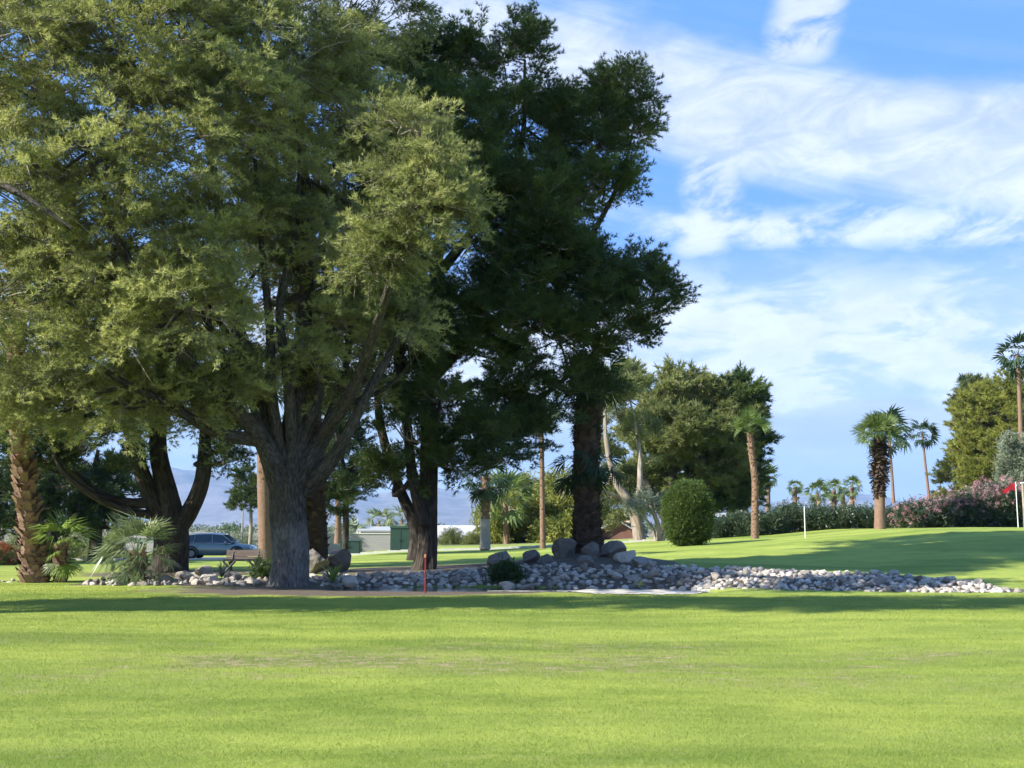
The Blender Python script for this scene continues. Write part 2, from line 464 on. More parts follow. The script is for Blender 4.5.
# water in the channel and a pale pond edge
def water_mat():
    m = bpy.data.materials.new('water'); m.use_nodes = True; E.nt = m.node_tree; b = m.node_tree.nodes['Principled BSDF']
    b.inputs['Base Color'].default_value = (.02, .03, .02, 1); b.inputs['Roughness'].default_value = .04; b.inputs['IOR'].default_value = 1.33
    h = noise(vscale(geopos(), 1, 2, 1), 6, 3, .5); nd = E.nt.nodes.new('ShaderNodeBump'); nd.inputs['Distance'].default_value = .006
    E.nt.links.new(h.k, nd.inputs['Height']); E.nt.links.new(nd.outputs[0], b.inputs['Normal']); return m
M['water'] = water_mat()
mb = MB(); mb.add([(-6, 27.2, -.055), (8, 27.2, -.055), (8, 30.9, -.055), (-6, 30.9, -.055)], [[0, 1, 2, 3]])
tag(mb.build('pond_water', M['water']), kind='structure')
mb = MB(); xs = np.linspace(-.6, 4.8, 60)
top = []; w = .12 + 1.25 * ss(1.3, 2.2, xs) * (1 - .9 * ss(3.9, 4.8, xs)) + .05 * np.sin(xs * 5)
yc = 27.35 + .08 * np.sin(xs * .9) - .05 * (xs - 2) + .1 * np.sin(xs * 7) * (xs > 1)
e0 = yc - w * .75 - .05 * rng.uniform(size=60); e1 = yc + w * .6
z0 = zt(xs, e0) + .015; z1 = np.full_like(xs, -.10)
e0 = e0 + .12 * rng.normal(size=60) * (xs > 1)
V = np.concatenate([np.stack([xs, e0, z0], 1), np.stack([xs, e1, np.maximum(zt(xs, e1), -.01) + .03], 1), np.stack([xs, e1 + .02, zt(xs, e1) * 0 - .5], 1)])
j = np.arange(59)
mb.add(V, np.concatenate([np.stack([j, j + 1, j + 61, j + 60], 1), np.stack([j + 60, j + 61, j + 121, j + 120], 1)]))
M['pond_edge'] = material('pond_edge', lambda: mix((noise(geopos(), 3, 7, .75).ss(.35, .62)), (.2, .18, .13), (.58, .56, .5)), .9, .1)
tag(mb.build('pond_edge', M['pond_edge']), kind='structure')

# ------------------------------------------------------------------ mountains
def mountain(name, Yc, prof, depth, seed, matn):
    """prof: list of (px, py) skyline points"""
    prof = sorted(prof); pxs = np.linspace(-900, 1900, 420); sky = np.interp(pxs, [p[0] for p in prof], [p[1] for p in prof])
    rows = 46; mbm = MB(); t = np.linspace(0, 1, rows); V = np.zeros((rows, len(pxs), 3))
    for a, px in enumerate(pxs):
        X = XP(px, Yc); H = (HOR - sky[a]) / F_PX * Yc * 1.0
        for b in range(rows):
            yy = Yc - depth + t[b] * depth * 1.3
            f = np.sin(min(t[b] / .77, 1) * np.pi / 2) if t[b] < .77 else 1 - (t[b] - .77) / .23
            nz = mnoise.hetero_terrain(Vector((X / 700 + seed, yy / 700, 0)), 1.0, 2.1, 6, .6)
            rid = mnoise.fractal(Vector((X / 260 + seed, yy / 420, 3)), .8, 2.2, 5)
            V[b, a] = [X * yy / Yc, yy, max(-3, f * H * (1 + .10 * rid * (1.2 - t[b]) * 1.1 + .05 * (nz - .8)))]
    nxm = len(pxs); i = np.arange(rows - 1)[:, None] * nxm; j = np.arange(nxm - 1)[None]
    mbm.add(V.reshape(-1, 3), np.stack([i + j, i + j + 1, i + j + 1 + nxm, i + j + nxm], -1).reshape(-1, 4), smooth=True)
    return tag(mbm.build(name, matn), kind='structure')
M['mountain'] = material('mountain', lambda: mix(noise(geopos(), .004, 8, .65).ss(.35, .65), (.11, .09, .08), (.24, .20, .18)), .95, .05)
mountain('mountains', 9500, [(-900, 505), (-200, 470), (100, 462), (260, 478), (340, 484), (380, 496), (430, 488), (470, 493), (540, 480), (600, 470), (680, 488), (740, 507), (785, 502), (800, 497), (850, 495), (885, 498), (905, 507), (930, 498), (960, 503), (1100, 492), (1500, 470), (1900, 500)], 2600, 3.3, M['mountain'])

# ------------------------------------------------------------------ grass blades on the fairway
N = 900000
u = rng.uniform(size=N); Yg = 6.3 * (31 / 6.3) ** (u ** .95); Xg = rng.uniform(-1, 1, N) * (.60 * Yg + 3.0)
ex = ((Xg + 3.6) / 6.2) ** 2 + ((Yg - 28) / 2.6) ** 2
keep = (ex > .85) & ~((Yg > 26.2) & (Xg > -5.5) & (Xg < 13.5))
keep &= ~((Yg > 29.5) & (Xg > -12) & (Xg < 0))
Xg, Yg = Xg[keep], Yg[keep]; n = len(Xg)
base = np.stack([Xg, Yg, zt(Xg, Yg) - .004], 1)
sc_ = .8 + Yg * .028; h = rng.uniform(.010, .026, n) * sc_; w = .0042 * sc_ ** 2
an = rng.uniform(0, 2 * np.pi, n); wd = np.stack([np.cos(an), np.sin(an), 0 * an], 1) * w[:, None] * .5
lean = np.stack([rng.normal(size=n) * .55, rng.normal(size=n) * .55, np.ones(n)], 1) * h[:, None]
mb = MB(); mb.tris(np.stack([base - wd, base + wd, base + lean], 1), rng.uniform(size=n))
def blade_c():
    c, p, x, y, mid, fine = lawn_color()
    return mix(attr('tint') * .35, c, (.40, .46, .10))
M['blade'] = material('blade', blade_c, .6, .3, transl=.4)
tag(mb.build('grass', M['blade']), 'short bright green mown grass of the fairway', 'grass', kind='stuff')

# ================================================================== TREES
def tree_obj(name, base, label, cat, group=None):
    return empty(name, tuple(float(a) for a in base), label, cat, group)

# --- A: large tree with the thick grey trunk
bA = np.array([XP(290, 29.9), 29.9, zf(XP(290, 29.9), 29.9)])
A = tree_obj('pine_tree', bA, 'huge feathery evergreen with thick grey furrowed trunk rising from the near edge of the rocks', 'tree')
mb = MB(); L = []
L.append(tube(mb, [bA - [0, 0, .3], P(290, 560, 29.9), P(289, 520, 29.9), P(288, 485, 29.9), P(290, 455, 29.9), P(297, 400, 30.2), P(303, 330, 30.5), P(308, 240, 30.6), P(300, 120, 30.6), P(290, 0, 30.6)],
              [.49, .475, .465, .46, .37, .27, .22, .17, .12, .06], 72, 160, rough=.04, flare=.22))
L.append(limb_px(mb, [(282, 490, 29.8), (262, 440, 29.2), (230, 405, 28.4), (195, 370, 27.5), (150, 300, 26.5), (110, 220, 25.6), (80, 120, 25.2)], [.34, .25, .20, .16, .12, .09, .04], 24, .03))
L.append(limb_px(mb, [(285, 480, 29.9), (268, 425, 29.8), (258, 380, 29.6), (235, 320, 29.2), (225, 250, 28.6), (210, 150, 28), (190, 40, 27.6)], [.34, .27, .22, .18, .14, .10, .05], 24, .03))
L.append(limb_px(mb, [(295, 485, 29.9), (318, 445, 30.2), (340, 408, 30.8), (370, 360, 31.5), (375, 280, 32), (372, 180, 32.3), (350, 60, 32)], [.34, .25, .20, .16, .13, .09, .05], 24, .03))
L.append(limb_px(mb, [(305, 490, 30), (332, 460, 29.6), (352, 425, 29.3), (372, 385, 29.2), (400, 330, 29.5), (420, 240, 30)], [.28, .19, .15, .12, .08, .04], 20, .03))
L.append(limb_px(mb, [(262, 440, 29.3), (215, 432, 28.4), (170, 405, 27.6), (120, 380, 27), (60, 340, 26.5)], [.2, .15, .11, .08, .04], 14, .03))
for pts_, r0_ in [([(284, 470, 29.9), (272, 400, 29.3), (270, 330, 29), (262, 250, 28.6), (255, 160, 28.4)], .19), ([(292, 450, 29.7), (288, 380, 29.2), (280, 310, 28.8), (296, 230, 28.8), (300, 150, 29)], .18),
                  ([(300, 450, 30), (322, 380, 29.8), (330, 310, 29.6), (322, 240, 29.6), (335, 160, 29.8)], .17), ([(262, 440, 29.2), (240, 360, 29.8), (205, 300, 29.6), (170, 250, 29)], .13), ([(230, 405, 28.4), (222, 350, 27.8), (190, 290, 27.4), (180, 230, 27.2)], .11),
                  ([(320, 440, 30.2), (345, 370, 30.8), (350, 300, 31), (340, 250, 31)], .13), ([(195, 370, 27.5), (150, 345, 27), (95, 330, 26.6)], .09), ([(340, 408, 30.8), (390, 385, 30.6), (420, 350, 30.4)], .09), ([(235, 320, 29.2), (250, 280, 28.6), (285, 250, 28.2)], .07)]:
    L.append(limb_px(mb, pts_, list(np.linspace(r0_, r0_ * .25, len(pts_))), 12, .03))
mbx = tube(mb, [P(-60, 150, 25), P(-10, 178, 24.3), P(30, 200, 24.1), P(72, 228, 24)], [.14, .1, .07, .03], 8, 20, .03)
lobesA = [(100, -130, 28, 3.2), (220, -150, 29, 3.2), (330, -110, 31, 2.6), (20, -60, 26.5, 2.8),
          (110, 50, 25, 2.3), (190, 40, 26.5, 2.4), (275, 20, 29.5, 2.4), (345, 20, 31, 1.9), (40, 90, 27, 2.2),
          (150, 150, 24.6, 2.0), (75, 180, 26, 2.0), (215, 120, 26.8, 1.9), (110, 250, 25.2, 1.7), (175, 235, 25.2, 1.6), (40, 285, 26.8, 1.8),
          (255, 150, 28.4, 1.4), (320, 190, 31.6, 1.6), (290, 70, 28, 1.9), (350, 120, 29.8, 1.6), (335, 310, 32.2, 1.6), (265, 300, 32, 1.5), (200, 320, 31.5, 1.5), (300, 235, 32.4, 1.7), (262, 225, 28.0, .7), (330, 250, 28.9, .6), (210, 265, 26.9, .9), (300, 345, 29.0, .5), (375, 300, 30, .7), (-20, 180, 25.5, 2.0), (-30, 60, 26, 2.4), (10, -20, 25.5, 2.2), (-10, 300, 26.5, 1.6),
          (120, 330, 26.6, 1.6), (60, 370, 27.4, 1.5), (185, 310, 26.5, 1.4), (235, 215, 31.5, 1.8), (300, 140, 32, 1.9), (345, 230, 32, 1.6),
          (370, 320, 31.8, 1.4), (215, 378, 28.6, .9), (345, 385, 30.8, .9), (170, 395, 28.4, .9), (330, 90, 31, 1.9), (390, 250, 29.3, .9)]
L.append(limb_px(mb, [(320, 440, 30), (352, 390, 28.6), (378, 320, 26.6), (398, 260, 24.8), (425, 190, 23.8), (440, 130, 23.6)], [.2, .15, .11, .08, .05, .02], 14, .03))
lobesA += [(425, 215, 23.8, .5), (388, 250, 24.1, .45), (405, 180, 24, .38), (450, 205, 24.2, .28), (368, 268, 24.4, .3), (408, 130, 24.6, .25), (440, 168, 24.2, .25), (125, 408, 27.4, .7), (60, 412, 27.6, .8), (15, 400, 27.5, .9), (175, 412, 28, .5), (235, 395, 28.4, .35), (395, 330, 29.6, .5), (350, 330, 29.5, .4)]
mc = MB()
for (px, py, Y, r) in lobesA:
    if Y < 26 and px < 300: Y = Y + 1.3
    c = P(px, py, Y); a = connect(mb, L, c, .11)
    front = Y < 30
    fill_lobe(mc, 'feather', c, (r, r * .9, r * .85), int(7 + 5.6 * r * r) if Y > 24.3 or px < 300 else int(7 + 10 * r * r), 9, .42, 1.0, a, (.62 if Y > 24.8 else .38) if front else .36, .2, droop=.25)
mb.build('trunk', M['bark_grey'], A, bA)
mc.build('crown', [M['leaf_feather'], M['twig']], A, bA)

# --- E: neighbour just outside the frame at the left, unseen, its crown shaped to shade the near lawn
bE = np.array([-15.5, 18.3, zf(-15.5, 18.3)])
Et = tree_obj('pine_tree', bE, 'shorter evergreen standing left of the picture, shading the lawn', 'tree')
mb = MB(); L = [tube(mb, [bE - [0, 0, .3], bE + [.1, 0, 4], bE + [.4, -.6, 8], bE + [1.0, -1.6, 12], bE + [1.8, -3, 16]], [.45, .38, .28, .18, .08], 24, 50, .03, flare=.3)]
mc = MB()
for (c, r) in [((-14.5, 20.8, 4.2), 1.2), ((-15, 19.8, 6.5), 1.3), ((-14.5, 18.6, 8.8), 1.5), ((-14.2, 17.0, 11.5), 1.5), ((-13.5, 15.5, 14), 1.5), ((-13.2, 14.8, 16.5), 1.2), ((-16.5, 19.5, 5.5), 1.5), ((-16, 17.5, 10), 1.3), ((-17.5, 20.5, 4.0), 1.3), ((-15.2, 15.2, 15.2), 1.2), ((-13.2, 19.4, 7.6), .9), ((-13.8, 17.8, 10.2), 1.1), ((-13.4, 16.2, 12.8), 1.2), ((-13, 15.2, 15.4), 1.2), ((-14.8, 20.4, 5.4), 1.2)]:
    c = np.array(c, float); a = connect(mb, L, c, .11)
    fill_lobe(mc, 'feather', c, (r, r * .9, r * .85), int(7 + 5 * r * r), 10, .42, 1.15, a, .6, .2, droop=.2)
mb.build('trunk', M['bark_grey'], Et, bE); mc.build('crown', [M['leaf_feather'], M['twig']], Et, bE)

# --- B: dark pine behind
SB = 34.6 / 38
XB = XP(425, 34.6); bB = np.array([XB, 34.6, zf(XB, 34.6)])
B = tree_obj('pine_tree', bB, 'tall dark green pine with black forked trunk on the bare mound behind the red stake', 'tree')
mb = MB(); L = []
L.append(tube(mb, [bB - [0, 0, .3], P(427, 545, 34.6), P(428, 500, 34.6), P(429, 440, 34.6), P(428, 360, 34.8), P(436, 270, 35), P(450, 180, 35.1), P(470, 80, 35.2)], [.33, .30, .29, .27, .23, .19, .13, .05], 40, 90, .03, flare=.45))
L.append(limb_px(mb, [(418, 560, 34.8), (417, 530, 34.8), (402, 495, 35.0), (388, 455, 35.2), (378, 400, 35.4), (385, 320, 35.6)], [.3, .24, .17, .15, .12, .06], 16, .03, flare=.2))
L.append(limb_px(mb, [(424, 525, 34.2), (413, 480, 34.0), (408, 430, 34.0), (400, 350, 33.6), (400, 250, 33.1), (405, 150, 33.4)], [.2, .16, .15, .13, .1, .05], 16, .04))
L.append(limb_px(mb, [(430, 460, 34.6), (455, 435, 34.6), (490, 425, 35.1), (530, 405, 35.6), (575, 370, 36.1), (615, 330, 36.1)], [.22, .15, .12, .1, .07, .03], 12, .03))
L.append(limb_px(mb, [(430, 380, 34.8), (470, 340, 35.2), (520, 300, 35.6), (580, 250, 36.1), (620, 180, 36.4), (635, 120, 36.6)], [.22, .18, .15, .11, .07, .03], 12, .03))
L.append(limb_px(mb, [(434, 280, 35.1), (480, 220, 35.4), (520, 150, 35.6), (525, 60, 35.6)], [.18, .14, .1, .04], 12, .03))
L.append(limb_px(mb, [(440, 445, 34.4), (460, 440, 34.0), (480, 444, 33.8), (500, 455, 33.6)], [.07, .05, .035, .012], 8, .02))
lobesB = [(395, 95, 41, 2.0), (450, 70, 40.5, 1.7), (505, 58, 40, 1.55), (450, 140, 39, 2.0), (425, 190, 36.2, 1.5), (385, 235, 35.8, 1.4), (445, 130, 36.8, 1.3), (415, 270, 36.2, 1.2), (515, 140, 40, 2.0), (575, 125, 40, 1.2), (622, 100, 40, 1.0), (600, 120, 40, .9), (590, 150, 40, 1.1), (630, 130, 40, .6), (470, 180, 38, 1.8), (540, 240, 38.5, 1.7), (520, 320, 38, 1.4), (590, 310, 39, 1.3),
          (560, 200, 39.5, 1.9), (605, 190, 40, 1.1), (480, 240, 39, 2.2), (545, 280, 39, 2.0), (600, 270, 39.5, 1.5), (650, 300, 39.5, 1.05), (480, 330, 39, 1.9), (430, 330, 38.5, 1.7),
          (560, 340, 39, 1.5), (610, 325, 39.5, 1.3), (440, 400, 38, 1.3), (390, 400, 38.6, 1.4), (505, 385, 39, 1.1), (400, 330, 40, 1.6), (370, 160, 42, 1.9), (530, 215, 38, 1.5), (500, 420, 39.5, .8), (548, 420, 39.5, .8), (405, 440, 37.6, .8), (585, 390, 39.5, .9), (455, 465, 38, .6), (500, 455, 37.1, .5), (525, 440, 38.5, .6), (480, 435, 37.5, .5), (395, 480, 38.6, .55)]
mc = MB()
for (px, py, Y, r) in lobesB:
    Y = 34.6 + (Y - 39) * .8; r = r * .92; c = P(px, py, Y); a = connect(mb, L, c, .1)
    dark = True
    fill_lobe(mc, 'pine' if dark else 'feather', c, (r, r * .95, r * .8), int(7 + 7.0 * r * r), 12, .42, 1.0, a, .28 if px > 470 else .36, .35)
mb.build('trunk', M['bark_dark'], B, bB); mc.build('crown', [M['leaf_pine'], M['twig'], M['leaf_feather']], B, bB)

# --- D: multi-stemmed tree on the left
XD = XP(172, 39); bD = np.array([XD, 39, zf(XD, 39)])
D = tree_obj('pine_tree', bD, 'dark multi-stemmed tree with a long low side limb, standing in front of the parked car', 'tree')
mb = MB(); L = []
L.append(tube(mb, [bD - [0, 0, .3], P(171, 548, 39), P(170, 525, 39), P(166, 490, 39), P(158, 450, 39), P(160, 400, 39.2), P(165, 330, 39.5)], [.62, .58, .55, .36, .3, .24, .12], 48, 70, .035, flare=.22))
L.append(limb_px(mb, [(165, 530, 38.9), (148, 490, 38.7), (135, 450, 38.5), (128, 410, 38.5), (115, 350, 38.5)], [.38, .3, .24, .2, .1], 20))
L.append(limb_px(mb, [(176, 530, 39), (190, 510, 39), (202, 480, 39), (205, 445, 39.2), (203, 400, 39.5)], [.34, .3, .27, .22, .1], 20))
L.append(limb_px(mb, [(155, 502, 38.7), (130, 503, 38.4), (100, 495, 38), (75, 475, 37.8), (50, 440, 37.6), (30, 400, 37.5)], [.2, .18, .16, .13, .1, .05], 14))
L.append(limb_px(mb, [(150, 515, 38.6), (118, 508, 38), (88, 492, 37.4), (62, 470, 37), (48, 435, 36.8)], [.16, .13, .12, .09, .04], 12))
L.append(limb_px(mb, [(195, 465, 39), (215, 452, 38.8), (228, 446, 38.7)], [.1, .06, .02], 8))
L.append(limb_px(mb, [(203, 445, 39), (214, 437, 38.8), (224, 434, 38.7)], [.1, .06, .03], 8))
lobesD = [(60, 400, 38, 1.7), (110, 400, 39, 1.5), (160, 360, 40, 1.8), (205, 400, 40, 1.1), (10, 420, 38, 1.7), (60, 330, 40, 2.2), (130, 300, 41, 2.2), (200, 330, 41, 1.8), (80, 440, 37.6, .9), (40, 465, 38, .9), (185, 410, 39.6, .9), (140, 415, 39, .9), (232, 440, 38.8, .4), (225, 462, 38.8, .35), (130, 462, 38.2, .4), (-40, 400, 38.5, 2), (250, 380, 41, 1.0)]
mc = MB()
for (px, py, Y, r) in lobesD:
    c = P(px, py, Y); a = connect(mb, L, c, .08)
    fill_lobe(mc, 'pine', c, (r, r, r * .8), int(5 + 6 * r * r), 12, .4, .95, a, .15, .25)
mb.build('trunk', M['bark_dark'], D, bD); mc.build('crown', [M['leaf_dark'], M['twig']], D, bD)

# ------------------------------------------------------------------ palms
def fan_frond(blades=22, L=.75, pet=.8, spread=2.3, bw=.05, droop=.3):
    """fan leaf along +X, petiole from origin"""
    T = []
    c = np.array([pet, 0, 0]); w = np.array([0, .018, 0])
    T.append([-w, w, c]); T.append([-w + [0, 0, -.01], c, w + [0, 0, -.02]])
    for k in range(blades):
        a = (k / (blades - 1) - .5) * spread * 2 * .5 * 1.15; l = L * (1 - .25 * abs(a) / 1.6) * rng.uniform(.85, 1.1)
        d = np.array([math.cos(a), math.sin(a), 0]); s = np.array([-d[1], d[0], 0]) * bw * .5
        z1 = -droop * l * .15 + .06 * rng.normal(); z2 = -droop * l * rng.uniform(.5, 1.2)
        m = c + d * l * .55 + [0, 0, z1]; e = c + d * l + [0, 0, z2]; fold = np.array([0, 0, .012])
        T += [[c, m + s, m - s], [m - s, m + s, e]]
    return np.array(T)

FR = [fan_frond(22, .75, .8, 2.4, .055, d) for d in (.15, .3, .5, .8)]
FRfar = [fan_frond(11, .8, .75, 2.4, .12, d) for d in (.3, .6)]

def fronds(mb, c, n, scale, e0, e1, tmpl=FR, tb=.5, mat=0, az0=None, jit=.15):
    """n fronds from elevation e0 (first, top) to e1 (last, low), degrees"""
    for k in range(n):
        t = (k + .5) / n; az = k * 2.39996 + rng.normal() * .2 if az0 is None else az0[k % len(az0)]
        el = R(e0 + (e1 - e0) * t + rng.normal() * 6)
        d = np.array([[math.cos(az) * math.cos(el), math.sin(az) * math.cos(el), math.sin(el)]])
        Rm = orient(d, np.array([rng.normal() * .5]))[0]
        T = tmpl[rng.integers(len(tmpl))] * scale * rng.uniform(.85, 1.15)
        mb.tris(T @ Rm.T + np.asarray(c), np.full(len(T), np.clip(tb + rng.normal() * jit, 0, 1)), mat)

def palm_trunk(mb, pts, rad, boots=0, bs=.12, seg=16, boot_lo=0, boot_hi=1, mat=0):
    p, r = tube(mb, pts, rad, seg, 40, rough=.03, mat=mat, tint=.3, flare=.15)
    for k in range(boots):
        t = boot_lo + (boot_hi - boot_lo) * (k + rng.uniform()) / boots; i = min(int(t * (len(p) - 1)), len(p) - 2)
        q = p[i] + (p[i + 1] - p[i]) * (t * (len(p) - 1) - i); az = k * 2.39996 + rng.normal() * .15
        o = np.array([math.cos(az), math.sin(az), 0]); s = np.array([-o[1], o[0], 0]); z = np.array([0, 0, 1.])
        b = bs * rng.uniform(.7, 1.3); a0 = q + o * r[i] * .93
        tip = a0 + o * b * rng.uniform(.3, .75) + z * b * rng.uniform(.5, 1.1)
        V = [a0 - s * b * .5, a0 + s * b * .5, tip + s * b * .3, tip - s * b * .3, a0 + z * b * .5 - s * b * .3, a0 + z * b * .5 + s * b * .3]
        mb.add(V, [[0, 1, 2, 3], [3, 2, 5, 4]], rng.uniform(.2, 1), mat, False)
    return p, r

def palm(px, py, Y, top, wpx, label, boots=0, crown=None, skirt=None, group=None, bark='palm_bark', leaf='palm_leaf', lean_pts=None, name='fan_palm', far=False, taper=.75, blo=0, bhi=1, bs=.12):
    """base at pixel, top=(px,py) of trunk"""
    sc = Y / F_PX; b = P(px, py, Y); b[2] = min(b[2], zf(b[0], Y) + .0) if Y < 62 else b[2]
    r0 = wpx * sc / 2; T = P(top[0], top[1], Y); o = tree_obj(name, b, label, 'palm tree', group)
    pts = [b - [0, 0, .25]] + [P(x, y, Y) for x, y in (lean_pts or [])] + [T]
    if len(pts) == 2: pts.insert(1, (pts[0] + pts[1]) / 2 + [rng.normal() * .05 * r0, 0, 0])
    rad = list(np.linspace(r0, r0 * taper, len(pts)))
    mb = MB(); palm_trunk(mb, pts, rad, boots, bs, 8 if far else 18, blo, bhi)
    mb.build('trunk', M[bark], o, b)
    if crown:
        n, s, e0, e1 = crown; mc = MB(); fronds(mc, T, n, s, e0, e1, FRfar if far else FR)
        mc.build('crown', M[leaf], o, b)
    if skirt:
        n, s, y0, y1, rr = skirt; ms = MB()
        for k in range(n):
            q = P(top[0], y0 + (y1 - y0) * (k / n), Y); t = k / n
            az = k * 2.39996; el = R(-62 - 20 * rng.uniform()); d = np.array([[math.cos(az) * math.cos(el), math.sin(az) * math.cos(el), math.sin(el)]])
            Rm = orient(d, np.array([rng.normal() * .6]))[0]; TT = (FRfar if far else FR)[0] * s * rng.uniform(.7, 1.1)
            ms.tris(TT @ Rm.T + q + np.array([math.cos(az), math.sin(az), 0]) * rr, np.full(len(TT), rng.uniform(0, 1)))
        ms.build('skirt', M['palm_dead'], o, b)
    return o

palm(36, 581, 32, (16, 300), 24, 'tall palm with rough brown trunk leaning left beside two low palms', boots=520, crown=(24, 1.4, 75, -40), lean_pts=[(33, 555), (28, 510), (21, 450), (17, 390)], taper=.48, bs=.24)
# two low palms
def low_palm(px, base_y, Y, top_y, wpx, nf, s, leaf, label, e1=-35, dead=8, ext=None):
    b = P(px, base_y, Y); b[2] = zf(b[0], Y); o = tree_obj('fan_palm', b, label, 'palm tree')
    T = P(px, top_y, Y); mb = MB(); r = wpx * Y / F_PX / 2
    palm_trunk(mb, [b - [0, 0, .2], b * .5 + T * .5, T], [r, r * 1.0, r * .7], 90, .2, 16); mb.build('trunk', M['palm_bark'], o, b)
    mc = MB(); fronds(mc, T, nf, s, 80, e1, FR, .55, jit=.2)
    mc.build('crown', M[leaf], o, b)
    if dead:
        md = MB(); fronds(md, T - [0, 0, .1], dead, s * .8, -40, -70, FR, .6); md.build('dead_fronds', M['palm_dead'] if leaf != 'palm_leaf_young' else M['palm_leaf_grey'], o, b)
    return o
low_palm(61, 580, 32, 548, 10, 20, .72, 'palm_leaf_young', 'low bright green fan palm on a stubby brown trunk next to the leaning palm trunk', -35, 7)
low_palm(138, 580, 31.2, 556, 12, 30, .9, 'palm_leaf_grey', 'low spreading grey green fan palm in front of the dark multi-stemmed tree', -40, 4)
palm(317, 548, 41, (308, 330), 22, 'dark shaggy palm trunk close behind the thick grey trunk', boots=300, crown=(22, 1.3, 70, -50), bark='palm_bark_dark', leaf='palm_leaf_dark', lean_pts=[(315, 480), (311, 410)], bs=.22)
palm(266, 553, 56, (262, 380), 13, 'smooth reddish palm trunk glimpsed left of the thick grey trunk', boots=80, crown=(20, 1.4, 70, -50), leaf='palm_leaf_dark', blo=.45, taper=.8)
# C: shaggy dark palm on the boulder mound
XC = XP(588, 36); bC = np.array([XC, 36, zf(XC, 36)])
Cc = tree_obj('fan_palm', bC, 'dark shaggy palm growing out of the boulder mound with drooping black-green fronds', 'palm tree')
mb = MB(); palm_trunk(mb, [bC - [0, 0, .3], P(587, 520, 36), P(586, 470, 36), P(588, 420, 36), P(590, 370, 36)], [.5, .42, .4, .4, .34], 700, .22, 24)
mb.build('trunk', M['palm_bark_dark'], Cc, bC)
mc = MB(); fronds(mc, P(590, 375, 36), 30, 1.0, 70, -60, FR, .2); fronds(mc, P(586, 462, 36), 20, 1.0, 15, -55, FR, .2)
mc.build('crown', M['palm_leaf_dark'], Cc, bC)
ms = MB()
for y in (385, 410, 435, 455): fronds(ms, P(588, y, 36), 14, .7, -55, -80, FR, .25)
ms.build('skirt', M['palm_leaf_dark'], Cc, bC)
# mid distance palms
M['whitewash'] = material('whitewash', lambda: mix(noise(geopos(), 3, 5, .6), (.27, .24, .20), (.43, .39, .33)), .85)
palm(485, 548, 66, (486, 478), 8.6, 'palm with brown upper and whitewashed lower trunk in front of the white roofs', boots=60, crown=(40, 1.2, 80, -70), blo=.4, bs=.2, leaf='palm_leaf_dark', taper=.95)
ww = [c for c in bpy.data.objects if c.get('label', '').startswith('palm with brown upper')][0]
mbw = MB(); q0 = P(485, 549, 66); q1 = P(485, 519, 66); tube(mbw, [q0, (q0 + q1) / 2, q1], [.335, .30, .29], 18, 12, rough=.01, cap=False); mbw.build('painted_bark', M['whitewash'], ww, np.array(ww.location))
palm(543, 546, 63, (541, 400), 5.5, 'slim bare palm trunk beside the beige mobile home', crown=(22, 1.3, 80, -60), boots=60, bs=.14, blo=.0, leaf='palm_leaf_dark')
palm(755, 540, 57, (750, 434), 7.5, 'brown palm leaning left between the clipped bush and the white post', boots=200, crown=(16, .9, 85, 15), bs=.13, leaf='palm_leaf', lean_pts=[(755, 515), (755, 480), (752, 455)])
palm(880, 529, 58, (879, 440), 11, 'stout fan palm with fat brown skirt and smooth lower trunk on the green', crown=(60, .98, 88, 2), boots=0, leaf='palm_leaf')
# fat skirt of old boots on that palm
par = [c for c in bpy.data.objects if c.get('label', '').startswith('stout fan palm')][0]
ms = MB(); bb = np.array(par.location)
for k in range(520):
    t = (k + rng.uniform()) / 520; y = 438 + 58 * t; prof = max(0., math.sin(min(1, .1 + t * .9) * math.pi)) ** .8 * .33 + .26
    q = P(879.5, y, 58); az = k * 2.39996; o_ = np.array([math.cos(az), math.sin(az), 0]); s = np.array([-o_[1], o_[0], 0])
    b_ = rng.uniform(.12, .26); a0 = q + o_ * prof * .6; tip = q + o_ * (prof + .1 * rng.uniform()) + np.array([0, 0, rng.uniform(-.28, .22)])
    ms.add([a0 - s * b_ * .5, a0 + s * b_ * .5, tip + s * b_ * .35, tip - s * b_ * .35], [[0, 1, 2, 3]], rng.uniform(.1, .9), 0, False)
ms.build('skirt', M['palm_bark_dark'], par, bb)
palm(893.5, 500, 90, (889, 432), 3.2, 'thin tall palm directly behind the stout skirted palm', crown=(26, 1.5, 80, -50), far=True, leaf='palm_leaf_dark', taper=.7)
palm(929, 496, 95, (922, 434), 3.0, 'thin tall palm standing alone against the sky left of the rounded conifer', crown=(24, 1.0, 80, -60), far=True, leaf='palm_leaf_dark', taper=.7)
palm(1022, 470, 85, (1018, 355), 5, 'tall palm rising over the rounded conifer at the picture edge', crown=(26, 1.35, 75, -60), far=True, leaf='palm_leaf_dark', taper=.75)
palm(972, 470, 110, (968, 388), 5, 'palm whose crown just tops the shoulder of the rounded conifer', crown=(24, 1.1, 70, -50), far=True, leaf='palm_leaf_dark')
